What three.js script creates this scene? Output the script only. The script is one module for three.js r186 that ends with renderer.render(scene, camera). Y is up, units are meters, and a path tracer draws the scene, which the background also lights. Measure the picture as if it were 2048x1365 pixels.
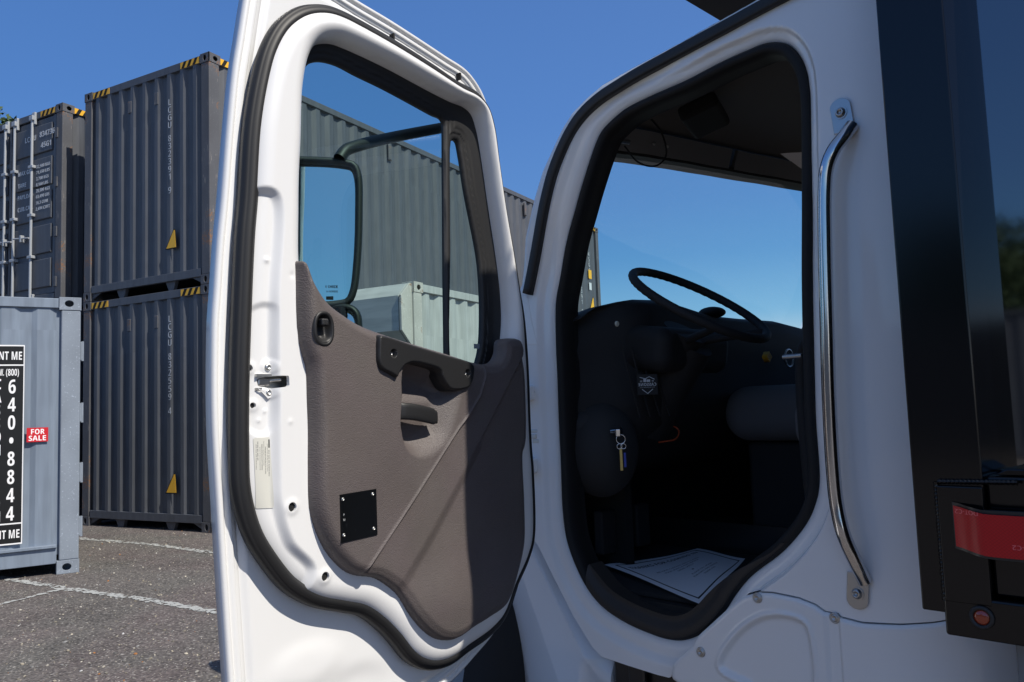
import * as THREE from 'three';
import { FontLoader } from 'three/addons/loaders/FontLoader.js';
import { TextGeometry } from 'three/addons/geometries/TextGeometry.js';
import { RoundedBoxGeometry } from 'three/addons/geometries/RoundedBoxGeometry.js';
import { mergeGeometries } from 'three/addons/utils/BufferGeometryUtils.js';

// ---------------------------------------------------------------- camera, sky, sun, exposure
const scene = new THREE.Scene();
const camera = new THREE.PerspectiveCamera(45.69, 1024 / 682, 0.05, 400);
camera.position.set(0, 1.31, 0);
camera.rotation.set(0.0838, 0, -0.0361);

const V3 = (x, y, z) => new THREE.Vector3(x, y, z);
const SUN = V3(0.509, 0.777, 0.370).normalize();
function makeSky() {
  const w = 512, h = 256, data = new Float32Array(w * h * 4);
  const stops = [[-90, .10, .095, .09], [-1, .16, .17, .18], [0, .95, .92, .86], [3, .66, .72, .80], [6, .23, .46, .73], [10, .116, .314, .645], [14, .092, .253, .60], [20, .071, .210, .553], [30, .051, .167, .478], [55, .052, .125, .30], [90, .050, .110, .235]];
  for (let j = 0; j < h; j++) {
    const el = ((j + .5) / h - .5) * 180;
    let k = 0; while (k < stops.length - 2 && el > stops[k + 1][0]) k++;
    const a = stops[k], b = stops[k + 1], t = Math.min(1, Math.max(0, (el - a[0]) / (b[0] - a[0])));
    for (let i = 0; i < w; i++) {
      const o = (j * w + i) * 4;
      const az = ((i + .5) / w - .5) * 2 * Math.PI, ce = Math.cos(el * Math.PI / 180), th = Math.acos(Math.min(1, SUN.x * Math.cos(az) * ce + SUN.y * Math.sin(el * Math.PI / 180) + SUN.z * Math.sin(az) * ce)) * 180 / Math.PI, halo = el > -1 ? .45 * Math.exp(-th / 12) + .27 * Math.exp(-th / 38) : 0;   // whitish air around the sun
      for (let c = 0; c < 3; c++) data[o + c] = a[c + 1] + (b[c + 1] - a[c + 1]) * t + halo * [1, .97, .90][c];
      data[o + 3] = 1;
    }
  }
  const t = new THREE.DataTexture(data, w, h, THREE.RGBAFormat, THREE.FloatType);
  t.mapping = THREE.EquirectangularReflectionMapping; t.magFilter = THREE.LinearFilter; t.minFilter = THREE.LinearFilter; t.needsUpdate = true;
  return t;
}
const skyTex = makeSky();
scene.background = skyTex; scene.environment = skyTex;

const sun = new THREE.DirectionalLight(new THREE.Color(1, .935, .83), 4.8);
sun.position.copy(SUN).multiplyScalar(40).add(V3(0, 0, -8)); sun.target.position.set(0, 0, -8);
sun.castShadow = true; sun.shadow.mapSize.set(4096, 4096);
Object.assign(sun.shadow.camera, { left: -22, right: 22, top: 22, bottom: -22, near: 1, far: 90 });
sun.shadow.bias = -0.0005;
scene.add(sun, sun.target);

const renderer = new THREE.WebGLRenderer({ antialias: true });
renderer.setSize(1024, 682);
renderer.toneMapping = THREE.LinearToneMapping;
renderer.toneMappingExposure = 1.0;
renderer.shadowMap.enabled = true;

// ---------------------------------------------------------------- measured outlines (metres, in the plane of the door or of the cab side)
const T = {"outer":[[-0.942,2.274],[-0.957,2.183],[-0.972,2.093],[-0.988,1.943],[-1.001,1.793],[-1.012,1.691],[-1.02,1.587],[-1.025,1.525],[-1.027,1.46],[-1.028,1.35],[-1.026,1.268],[-1.018,1.132],[-1.009,0.977],[-0.995,0.759],[-0.989,0.671],[-0.766,0.568],[-0.521,0.55],[-0.34,0.58],[-0.238,0.625],[-0.162,0.665],[-0.099,0.715],[-0.045,0.781],[0.011,0.846],[0.032,0.903],[0.041,1.129],[0.037,1.275],[0.032,1.447],[0.026,1.589],[0.006,1.683],[-0.013,1.776],[-0.035,1.9],[-0.073,2.084],[-0.088,2.192],[-0.113,2.261],[-0.143,2.3],[-0.195,2.334],[-0.288,2.351],[-0.487,2.383],[-0.613,2.398],[-0.714,2.413],[-0.804,2.419],[-0.867,2.405],[-0.912,2.374],[-0.93,2.333]],"seal":[[-0.96,1.794],[-0.946,1.969],[-0.924,2.086],[-0.904,2.154],[-0.875,2.212],[-0.847,2.247],[-0.813,2.276],[-0.778,2.295],[-0.736,2.308],[-0.693,2.311],[-0.646,2.308],[-0.523,2.294],[-0.387,2.272],[-0.275,2.25],[-0.2,2.242],[-0.157,2.215],[-0.133,2.161],[-0.116,2.052],[-0.093,1.917],[-0.062,1.778],[-0.042,1.675],[-0.025,1.589],[-0.015,1.441],[-0.015,1.276],[-0.013,1.185],[-0.009,1.133],[-0.016,0.923],[-0.043,0.868],[-0.103,0.798],[-0.158,0.724],[-0.218,0.693],[-0.308,0.672],[-0.374,0.656],[-0.433,0.659],[-0.479,0.676],[-0.517,0.704],[-0.563,0.758],[-0.611,0.806],[-0.666,0.846],[-0.722,0.867],[-0.793,0.892],[-0.833,0.914],[-0.873,0.945],[-0.924,1.009],[-0.954,1.058],[-0.974,1.112],[-0.985,1.17],[-0.987,1.248],[-0.985,1.388],[-0.978,1.547],[-0.968,1.714]],"win":[[-0.828,1.796],[-0.825,1.881],[-0.82,1.951],[-0.812,2.089],[-0.796,2.164],[-0.778,2.202],[-0.755,2.225],[-0.711,2.242],[-0.678,2.244],[-0.532,2.236],[-0.37,2.217],[-0.281,2.209],[-0.226,2.208],[-0.194,2.195],[-0.172,2.151],[-0.15,2.046],[-0.133,1.943],[-0.099,1.751],[-0.088,1.657],[-0.091,1.55],[-0.132,1.428],[-0.222,1.384],[-0.508,1.449],[-0.701,1.506],[-0.802,1.572],[-0.826,1.629]],"glassA":[[-0.809,1.801],[-0.803,1.997],[-0.799,2.078],[-0.792,2.134],[-0.771,2.172],[-0.737,2.193],[-0.684,2.201],[-0.615,2.193],[-0.53,2.185],[-0.421,2.17],[-0.34,2.158],[-0.31,2.156],[-0.3,2.147],[-0.299,2.122],[-0.303,2.002],[-0.312,1.71],[-0.318,1.475],[-0.321,1.398],[-0.536,1.436],[-0.754,1.516],[-0.813,1.608]],"glassB":[[-0.274,2.083],[-0.269,2.099],[-0.248,2.104],[-0.235,2.062],[-0.216,1.96],[-0.169,1.764],[-0.162,1.667],[-0.164,1.577],[-0.173,1.502],[-0.188,1.457],[-0.215,1.42],[-0.29,1.419],[-0.301,1.462],[-0.287,1.771]],"trim":[[-0.861,1.643],[-0.86,1.662],[-0.846,1.664],[-0.837,1.649],[-0.824,1.619],[-0.798,1.584],[-0.779,1.568],[-0.74,1.547],[-0.697,1.528],[-0.619,1.508],[-0.514,1.487],[-0.401,1.466],[-0.282,1.443],[-0.224,1.44],[-0.193,1.448],[-0.172,1.474],[-0.166,1.507],[-0.154,1.514],[-0.09,1.517],[-0.077,1.501],[-0.07,1.467],[-0.061,1.422],[-0.06,1.307],[-0.066,1.215],[-0.074,1.193],[-0.082,1.18],[-0.083,1.043],[-0.087,0.937],[-0.098,0.901],[-0.135,0.838],[-0.188,0.765],[-0.266,0.742],[-0.327,0.731],[-0.377,0.719],[-0.413,0.718],[-0.457,0.732],[-0.497,0.76],[-0.539,0.805],[-0.585,0.868],[-0.626,0.902],[-0.659,0.921],[-0.71,0.935],[-0.742,0.951],[-0.782,0.989],[-0.807,1.026],[-0.827,1.073],[-0.836,1.115],[-0.837,1.197],[-0.835,1.28],[-0.837,1.344],[-0.84,1.421],[-0.849,1.448],[-0.857,1.483],[-0.862,1.551]],"bar":[[-0.657,1.5],[-0.545,1.48],[-0.439,1.46],[-0.337,1.44],[-0.325,1.431],[-0.329,1.401],[-0.344,1.375],[-0.368,1.366],[-0.421,1.366],[-0.439,1.381],[-0.452,1.4],[-0.459,1.415],[-0.512,1.429],[-0.553,1.433],[-0.579,1.425],[-0.594,1.41],[-0.604,1.396],[-0.625,1.404],[-0.656,1.418],[-0.665,1.437],[-0.665,1.468],[-0.662,1.495]],"pocket":[[-0.381,1.374],[-0.384,1.347],[-0.401,1.304],[-0.435,1.241],[-0.488,1.21],[-0.537,1.206],[-0.57,1.225],[-0.585,1.269],[-0.586,1.291],[-0.58,1.356],[-0.579,1.397],[-0.57,1.424],[-0.532,1.444],[-0.438,1.43],[-0.397,1.394]],"chan":[[-0.977,1.798],[-0.907,1.811],[-0.91,1.572],[-0.91,1.349],[-0.911,1.186],[-0.908,1.12],[-0.88,1.036],[-0.822,0.966],[-0.85,0.917],[-0.925,0.974],[-0.978,1.066],[-0.995,1.161],[-0.992,1.565]],"chan2":[[-0.96,1.548],[-0.914,1.558],[-0.913,1.46],[-0.913,1.311],[-0.929,1.276],[-0.964,1.284],[-0.97,1.35],[-0.976,1.458]],"plate":[[-0.78,1.131],[-0.674,1.134],[-0.673,1.027],[-0.779,1.023]],"platescrews":[[-0.773,1.12],[-0.686,1.123],[-0.685,1.043],[-0.772,1.04]],"sticker":[[-0.961,1.268],[-0.923,1.268],[-0.916,1.114],[-0.955,1.117]],"holes":[[-0.879,1.113],[-0.794,0.948],[-0.966,1.419],[-0.958,1.338]],"latch":[[-0.949,1.396],[-0.916,1.402],[-0.882,1.402],[-0.881,1.378],[-0.917,1.374],[-0.946,1.38]],"latchscrews":[[-0.923,1.421],[-0.923,1.365]],"knob":[[-0.815,1.507]],"barscrews":[[-0.617,1.456],[-0.356,1.41]],"lever":[[-0.59,1.314],[-0.539,1.313],[-0.474,1.297]],"crease1":[[-0.294,1.35],[-0.342,1.299],[-0.386,1.261],[-0.543,1.103],[-0.71,0.942]],"crease2":[[-0.35,1.155],[-0.477,1.012],[-0.598,0.888]],"clips":[[-0.501,2.332],[-0.241,2.3]],"winstickers":[[-0.183,1.497],[-0.179,1.475]],"gask":[[-0.045,1.841],[-0.009,1.923],[0.031,2.011],[0.094,2.129],[0.115,2.154],[0.14,2.169],[0.201,2.194],[0.284,2.206],[0.419,2.215],[0.531,2.23],[0.611,2.236],[0.662,2.237],[0.696,2.228],[0.724,2.211],[0.75,2.174],[0.765,2.131],[0.771,2.084],[0.771,2.028],[0.757,1.802],[0.743,1.603],[0.733,1.399],[0.727,1.245],[0.728,1.148],[0.726,1.108],[0.719,1.071],[0.693,1.014],[0.65,0.96],[0.608,0.92],[0.557,0.882],[0.523,0.854],[0.482,0.808],[0.445,0.758],[0.401,0.712],[0.357,0.68],[0.308,0.66],[0.257,0.655],[0.192,0.662],[0.118,0.677],[0.04,0.706],[-0.015,0.747],[-0.065,0.817],[-0.098,0.894],[-0.11,0.982],[-0.11,1.126],[-0.111,1.276],[-0.11,1.398],[-0.11,1.524],[-0.103,1.647],[-0.079,1.729]],"side":[[-0.298,1.646],[-0.277,1.677],[-0.246,1.724],[-0.213,1.872],[-0.118,2.08],[-0.034,2.201],[0.006,2.242],[0.066,2.275],[0.13,2.3],[0.245,2.317],[0.42,2.337],[0.572,2.359],[0.64,2.369],[0.8,2.405],[1.0,2.43],[1.06,2.42],[1.07,2.3],[1.07,0.84]],"seam":[[1.008,0.823],[0.978,0.815],[0.915,0.804],[0.831,0.795],[0.781,0.8],[0.775,0.806],[0.744,0.807],[0.722,0.82],[0.68,0.83],[0.612,0.834],[0.571,0.83],[0.528,0.814],[0.494,0.787],[0.388,0.692],[0.37,0.662],[0.324,0.623],[0.305,0.604],[0.299,0.583]],"sidebot":[[0.275,0.552],[0.233,0.552],[0.125,0.558],[0.033,0.565],[-0.001,0.587],[-0.072,0.668],[-0.143,0.769],[-0.211,0.869],[-0.252,0.907],[-0.306,0.926],[-0.331,1.007]],"strip":[[-0.206,1.686],[-0.187,1.738],[-0.14,1.855],[-0.094,1.971],[-0.052,2.07],[0.013,2.169],[0.063,2.216],[0.126,2.246],[0.203,2.266],[0.293,2.282],[0.381,2.293],[0.551,2.314],[0.685,2.333],[0.783,2.344]],"fairscrews":[[0.574,0.816],[0.767,0.795],[0.4,0.652]],"emboss":[[0.451,0.625],[0.464,0.661],[0.526,0.733],[0.584,0.771],[0.64,0.783],[0.691,0.775],[0.704,0.755],[0.698,0.594],[0.611,0.539],[0.533,0.592],[0.463,0.611]],"hinges":[[-0.205,1.364],[-0.207,1.126],[-0.224,1.015],[-0.229,0.923],[-0.211,1.22]],"hingeplA":[[-0.275,1.4],[-0.233,1.398],[-0.2,1.377],[-0.19,1.361],[-0.202,1.344],[-0.235,1.327],[-0.279,1.328]],"hingeplB":[[-0.286,1.185],[-0.241,1.174],[-0.213,1.145],[-0.195,1.131],[-0.196,1.116],[-0.248,1.079],[-0.292,1.077]],"handle":[[0.89,1.946],[0.879,1.921],[0.858,1.889],[0.841,1.851],[0.832,1.799],[0.824,1.68],[0.815,1.48],[0.808,1.305],[0.806,1.143],[0.809,1.064],[0.82,0.997],[0.836,0.931],[0.844,0.888]],"brk":[[0.865,1.984],[0.824,0.859]],"fender":[[-0.286,0.894],[-0.24,0.859],[-0.164,0.754],[-0.092,0.656],[-0.02,0.573],[0.01,0.55],[0.011,0.473],[0.005,0.305],[-0.573,0.159],[-0.59,0.35],[-0.596,0.504],[-0.43,0.605],[-0.361,0.71],[-0.309,0.803]],"fcrease":[[-0.294,0.841],[-0.28,0.832],[-0.068,0.529],[-0.077,0.374],[-0.331,0.755],[-0.182,0.435],[-0.398,0.647],[-0.351,0.4]],"conepil":[[-0.262,1.692],[-0.211,1.689],[-0.197,1.601],[-0.175,1.513],[-0.271,1.521]],"b_edge":[[1.044,2.105],[1.057,1.397],[1.057,0.907]],"b_post":[[1.164,2.058],[1.172,1.629],[1.184,1.242]],"b_beam":[[1.101,1.136],[1.239,1.155],[1.093,0.905]],"b_low":[[1.095,0.944],[1.095,0.878],[1.217,0.873]],"b_lamp":[[1.158,0.91]],"b_tape":[[1.128,1.109],[1.179,1.1],[1.234,1.098],[1.229,1.03],[1.18,1.032],[1.127,1.044]],"b_tape2":[[1.119,1.105],[1.171,1.096],[1.227,1.094],[1.222,1.025],[1.172,1.027],[1.118,1.039]],"mirror":[[-0.625,1.979,-2.1],[-0.545,1.986,-2.1],[-0.439,1.984,-2.1],[-0.407,1.976,-2.1],[-0.397,1.95,-2.1],[-0.396,1.849,-2.1],[-0.403,1.715,-2.1],[-0.414,1.636,-2.1],[-0.427,1.609,-2.1],[-0.456,1.601,-2.1],[-0.524,1.598,-2.1],[-0.616,1.601,-2.1],[-0.631,1.618,-2.1],[-0.631,1.965,-2.1]],"arm":[[-0.147,2.206,-2.48],[-0.312,2.136,-2.36],[-0.407,2.041,-2.16],[-0.429,2.016,-2.12],[-0.441,1.988,-2.1]],"convex":[-0.457,1.539,-2.1],"mlow":[-0.443,1.595,-2.1],"mmark":[-0.482,1.634,-2.09],"g_l1":[[-3.67,-6.65],[-2.84,-6.16],[-2.1,-5.67]],"g_l2":[[-3.87,-6.15],[-3.67,-6.65]],"g_l3":[[-5.06,-9.48],[-3.96,-8.83],[-2.96,-8.09]],"paper":[[-0.164,0.77,-0.285],[-0.146,0.77,-0.351],[-0.104,0.77,-0.773],[0.132,0.77,-0.706],[0.273,0.77,-0.39],[0.368,0.77,-0.052],[0.198,0.77,-0.12],[-0.061,0.77,-0.273]]};

// ---------------------------------------------------------------- helpers
let seed = 7; const rnd = () => (seed = (seed * 1664525 + 1013904223) >>> 0) / 4294967296;
const clamp = (x, a = 0, b = 1) => Math.min(b, Math.max(a, x));
const smooth = (x, a, b) => { const t = clamp((x - a) / (b - a)); return t * t * (3 - 2 * t); };
const round4 = t => Math.sqrt(Math.max(0, 1 - (1 - clamp(t)) ** 2));      // quarter round, 0..1
const names = {};
function numbered(n) { names[n] = (names[n] ?? -1) + 1; return names[n] ? n + '_' + String(names[n]).padStart(3, '0') : n; }
function top(name, label, category, group) {
  const o = new THREE.Group(); o.name = numbered(name); o.userData = { label, category }; if (group) o.userData.group = group; scene.add(o); return o;
}
function put(name, geo, mat, parent, label) {
  if (Array.isArray(geo)) geo = merge(geo);
  const m = new THREE.Mesh(geo, mat); m.name = name; m.castShadow = m.receiveShadow = true; if (label) m.userData.label = label; parent.add(m); return m;
}
function group(name, parent, label) { const g = new THREE.Group(); g.name = name; if (label) g.userData.label = label; parent.add(g); return g; }
function clean(g) {
  g = g.index ? g.toNonIndexed() : g;
  for (const k of Object.keys(g.attributes)) if (!['position', 'normal', 'uv'].includes(k)) g.deleteAttribute(k);
  if (!g.attributes.uv) g.setAttribute('uv', new THREE.BufferAttribute(new Float32Array(g.attributes.position.count * 2), 2));
  return g;
}
const merge = list => mergeGeometries(list.map(clean));
function metreUV(g) {                                                     // uv in metres from the dominant side of each face
  g = clean(g); const p = g.attributes.position, n = g.attributes.normal, u = g.attributes.uv;
  for (let i = 0; i < p.count; i++) {
    const ax = Math.abs(n.getX(i)), ay = Math.abs(n.getY(i)), az = Math.abs(n.getZ(i));
    if (ax > ay && ax > az) u.setXY(i, p.getZ(i), p.getY(i)); else if (ay > az) u.setXY(i, p.getX(i), p.getZ(i)); else u.setXY(i, p.getX(i), p.getY(i));
  }
  return g;
}
function box(x0, x1, y0, y1, z0, z1, r = 0) {
  const w = Math.abs(x1 - x0), h = Math.abs(y1 - y0), d = Math.abs(z1 - z0);
  const g = r ? new RoundedBoxGeometry(w, h, d, 2, Math.min(r, w / 2.01, h / 2.01, d / 2.01)) : new THREE.BoxGeometry(w, h, d);
  g.translate((x0 + x1) / 2, (y0 + y1) / 2, (z0 + z1) / 2); return metreUV(g);
}
function curve2(pts, spacing = .008, closed = true) {                     // smooth resampled loop
  const c = new THREE.CatmullRomCurve3(pts.map(p => V3(p[0], p[1], p[2] ?? 0)), closed, 'centripetal');
  const n = Math.max(8, Math.round(c.getLength() / spacing)); const out = c.getSpacedPoints(n); if (closed) out.pop(); return out;
}
function tube(pts, r, seg = 10, closed = false, n) {
  const c = new THREE.CatmullRomCurve3(pts.map(p => Array.isArray(p) ? V3(...p) : p), closed, 'centripetal');
  return new THREE.TubeGeometry(c, n ?? Math.max(12, pts.length * 6), r, seg, closed);
}
function rod(a, b, r, r2 = r, seg = 14) {
  a = Array.isArray(a) ? V3(...a) : a; b = Array.isArray(b) ? V3(...b) : b; const d = b.clone().sub(a), g = new THREE.CylinderGeometry(r2, r, d.length(), seg);
  g.applyQuaternion(new THREE.Quaternion().setFromUnitVectors(V3(0, 1, 0), d.clone().normalize())); const m = a.clone().add(b).multiplyScalar(.5); g.translate(m.x, m.y, m.z); return g;
}
// signed distance of a closed loop, kept on a grid (negative inside), sampled bicubically
class Field {
  constructor(loop, cell = .006, pad = .16) {
    let a = 1e9, b = -1e9, c = 1e9, d = -1e9;
    for (const p of loop) { a = Math.min(a, p.x); b = Math.max(b, p.x); c = Math.min(c, p.y); d = Math.max(d, p.y); }
    this.x = a - pad; this.y = c - pad; this.c = cell; const W = this.w = Math.ceil((b - a + 2 * pad) / cell) + 1, H = this.h = Math.ceil((d - c + 2 * pad) / cell) + 1;
    this.box = [a, b, c, d]; const f = this.f = new Float32Array(W * H), n = loop.length;
    for (let j = 0; j < H; j++) for (let i = 0; i < W; i++) {
      const x = this.x + i * cell, y = this.y + j * cell; let m = 1e9, inside = false;
      for (let k = 0, l = n - 1; k < n; l = k++) {
        const A = loop[l], B = loop[k], ex = B.x - A.x, ey = B.y - A.y, wx = x - A.x, wy = y - A.y, t = clamp((wx * ex + wy * ey) / (ex * ex + ey * ey + 1e-12)), dx = wx - ex * t, dy = wy - ey * t, q = dx * dx + dy * dy;
        if (q < m) m = q;
        if ((A.y > y) !== (B.y > y) && x < A.x + ex * (y - A.y) / ey) inside = !inside;
      }
      f[j * W + i] = inside ? -Math.sqrt(m) : Math.sqrt(m);
    }
  }
  at(x, y) {
    const W = this.w, H = this.h, u = clamp((x - this.x) / this.c, 1, W - 2.001), v = clamp((y - this.y) / this.c, 1, H - 2.001), i = Math.floor(u), j = Math.floor(v), s = u - i, t = v - j;
    const cr = (a, b, c, d, t) => b + .5 * t * (c - a + t * (2 * a - 5 * b + 4 * c - d + t * (3 * (b - c) + d - a)));
    const i0 = Math.max(0, i - 1), i3 = Math.min(W - 1, i + 2), row = r => { r = clamp(r, 0, H - 1) * W; return cr(this.f[r + i0], this.f[r + i], this.f[r + i + 1], this.f[r + i3], s); };
    return cr(row(j - 1), row(j), row(j + 1), row(j + 2), t);
  }
}
const field = (pts, spacing = .008, cell = .006, pad) => new Field(curve2(pts, spacing), cell, pad);
const polyField = (pts, cell = .004, pad) => new Field(pts.map(p => V3(p[0], p[1], 0)), cell, pad);
// pressed sheet: the region where sdf < 0, lifted to h(x, y), with a turned-down edge
function sheet(bounds, cell, sdf, h, skirt = 0, flip = false) {
  const [x0, x1, y0, y1] = bounds, W = Math.ceil((x1 - x0) / cell) + 1, H = Math.ceil((y1 - y0) / cell) + 1, s = new Float32Array(W * H);
  for (let j = 0; j < H; j++) for (let i = 0; i < W; i++) s[j * W + i] = sdf(x0 + i * cell, y0 + j * cell);
  const P = [], N = [], U = [], I = [], map = new Map(), e = cell * .35;
  const vert = (key, x, y) => {
    let k = map.get(key); if (k !== undefined) return k;
    const z = h(x, y), gx = (h(x + e, y) - h(x - e, y)) / (2 * e), gy = (h(x, y + e) - h(x, y - e)) / (2 * e), l = Math.hypot(gx, gy, 1) * (flip ? -1 : 1);
    k = P.length / 3; P.push(x, y, z); N.push(-gx / l, -gy / l, 1 / l); U.push(x, y); map.set(key, k); return k;
  };
  const edge = [];
  for (let j = 0; j < H - 1; j++) for (let i = 0; i < W - 1; i++) {
    const c = [[i, j], [i + 1, j], [i + 1, j + 1], [i, j + 1]], v = c.map(q => s[q[1] * W + q[0]]);
    if (v.every(q => q >= 0)) continue;
    const poly = [], cross = [];
    for (let k = 0; k < 4; k++) {
      const a = c[k], b = c[(k + 1) % 4], va = v[k], vb = v[(k + 1) % 4];
      if (va < 0) poly.push(vert(a[1] * W + a[0], x0 + a[0] * cell, y0 + a[1] * cell));
      if ((va < 0) !== (vb < 0)) {
        const t = va / (va - vb), hor = a[1] === b[1], key = 'e' + (hor ? 'h' : 'v') + (Math.min(a[1], b[1]) * W + Math.min(a[0], b[0]));
        const q = vert(key, x0 + (a[0] + (b[0] - a[0]) * t) * cell, y0 + (a[1] + (b[1] - a[1]) * t) * cell); poly.push(q); cross.push([q, va < 0]);
      }
    }
    for (let k = 1; k < poly.length - 1; k++) flip ? I.push(poly[0], poly[k + 1], poly[k]) : I.push(poly[0], poly[k], poly[k + 1]);
    if (cross.length === 2) { const [a, b] = cross[0][1] ? [cross[0][0], cross[1][0]] : [cross[1][0], cross[0][0]]; edge.push([a, b]); }
  }
  if (skirt) for (const [a, b] of edge) {
    const ax = P[3 * a], ay = P[3 * a + 1], az = P[3 * a + 2], bx = P[3 * b], by = P[3 * b + 1], bz = P[3 * b + 2], l = Math.hypot(bx - ax, by - ay) || 1, nx = (by - ay) / l, ny = -(bx - ax) / l, k = P.length / 3;
    P.push(ax, ay, az, bx, by, bz, bx, by, bz - skirt, ax, ay, az - skirt); for (let q = 0; q < 4; q++) { N.push(nx, ny, 0); U.push(ax, ay); }
    I.push(k, k + 2, k + 1, k, k + 3, k + 2);
  }
  const g = new THREE.BufferGeometry(); g.setAttribute('position', new THREE.Float32BufferAttribute(P, 3)); g.setAttribute('normal', new THREE.Float32BufferAttribute(N, 3)); g.setAttribute('uv', new THREE.Float32BufferAttribute(U, 2)); g.setIndex(I); return g;
}
// sweep a closed section (a across the path in the plane, b along z) along a loop in the plane
function sweep(path, section, closed = true) {
  const n = path.length, m = section.length, P = [], I = [];
  for (let i = 0; i < n; i++) {
    const p = path[i], a = path[closed ? (i - 1 + n) % n : Math.max(0, i - 1)], b = path[closed ? (i + 1) % n : Math.min(n - 1, i + 1)], l = Math.hypot(b.x - a.x, b.y - a.y) || 1, nx = -(b.y - a.y) / l, ny = (b.x - a.x) / l;
    for (const [u, v] of section) P.push(p.x + nx * u, p.y + ny * u, p.z + v);
  }
  const turns = closed ? n : n - 1;
  for (let i = 0; i < turns; i++) for (let k = 0; k < m; k++) { const a = i * m + k, b = i * m + (k + 1) % m, c = ((i + 1) % n) * m + k, d = ((i + 1) % n) * m + (k + 1) % m; I.push(a, c, b, b, c, d); }
  if (!closed) for (const i of [0, n - 1]) for (let k = 1; k < m - 1; k++) I.push(i * m, i * m + k, i * m + k + 1);
  const g = new THREE.BufferGeometry(); g.setAttribute('position', new THREE.Float32BufferAttribute(P, 3)); g.setAttribute('uv', new THREE.Float32BufferAttribute(new Float32Array(P.length / 3 * 2), 2)); g.setIndex(I); g.computeVertexNormals(); return g;
}
const oval = (ra, rb, n = 14, ca = 0, cb = 0) => Array.from({ length: n }, (_, k) => [ca + ra * Math.cos(k / n * 2 * Math.PI), cb + rb * Math.sin(k / n * 2 * Math.PI)]);
function slab(pts, depth, bevel = 0, hole) {                               // flat outline with thickness and a chamfered edge
  const s = new THREE.Shape(pts.map(p => new THREE.Vector2(p[0] ?? p.x, p[1] ?? p.y))); if (hole) s.holes.push(new THREE.Path(hole.map(p => new THREE.Vector2(p[0] ?? p.x, p[1] ?? p.y))));
  return new THREE.ExtrudeGeometry(s, { depth: Math.max(1e-4, depth - 2 * bevel), bevelEnabled: bevel > 0, bevelSize: bevel, bevelThickness: bevel, bevelOffset: -bevel, bevelSegments: 2, curveSegments: 10 }).translate(0, 0, bevel);
}
// screw or rivet head pointing along +z
function head(x, y, z, r, h = r * .5, recess = true) {
  const pts = [[0, h * (recess ? .35 : 1)], [r * .38, h * (recess ? .35 : .95)], [r * .42, h * .95], [r * .72, h * .8], [r, h * .15], [r, -h * .6]].map(p => new THREE.Vector2(p[0], p[1]));
  return new THREE.LatheGeometry(pts, 18).rotateX(Math.PI / 2).translate(x, y, z);
}
// ---------------------------------------------------------------- textures
function noiseGrid(n) { const a = new Float32Array(n * n); for (let i = 0; i < n * n; i++) a[i] = rnd(); return (u, v) => { u = ((u % 1) + 1) % 1 * n; v = ((v % 1) + 1) % 1 * n; const i = Math.floor(u), j = Math.floor(v), s = u - i, t = v - j, f = s * s * (3 - 2 * s), g = t * t * (3 - 2 * t), q = (i, j) => a[(j % n) * n + i % n]; return (q(i, j) * (1 - f) + q(i + 1, j) * f) * (1 - g) + (q(i, j + 1) * (1 - f) + q(i + 1, j + 1) * f) * g; }; }
function dataTex(n, fn, color = true, repeat = 1) {
  const d = new Uint8Array(n * n * 4);
  for (let j = 0; j < n; j++) for (let i = 0; i < n; i++) { const c = fn((i + .5) / n, (j + .5) / n), o = (j * n + i) * 4; for (let k = 0; k < 3; k++) d[o + k] = clamp(Array.isArray(c) ? c[k] : c) * 255; d[o + 3] = 255; }
  const t = new THREE.DataTexture(d, n, n); t.wrapS = t.wrapT = THREE.RepeatWrapping; t.magFilter = THREE.LinearFilter; t.minFilter = THREE.LinearMipmapLinearFilter; t.generateMipmaps = true; t.anisotropy = 8; t.repeat.set(repeat, repeat); if (color) t.colorSpace = THREE.SRGBColorSpace; t.needsUpdate = true; return t;
}
function canvasTex(w, h, draw) { const c = document.createElement('canvas'); c.width = w; c.height = h; draw(c.getContext('2d'), w, h); const t = new THREE.CanvasTexture(c); t.colorSpace = THREE.SRGBColorSpace; t.anisotropy = 8; return t; }
const n8 = noiseGrid(8), n16 = noiseGrid(16), n64 = noiseGrid(64), n200 = noiseGrid(200), n500 = noiseGrid(500), n400b = noiseGrid(400);
const lin = v => v <= .0031308 ? v * 12.92 : 1.055 * v ** (1 / 2.4) - .055;    // linear to sRGB
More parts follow.
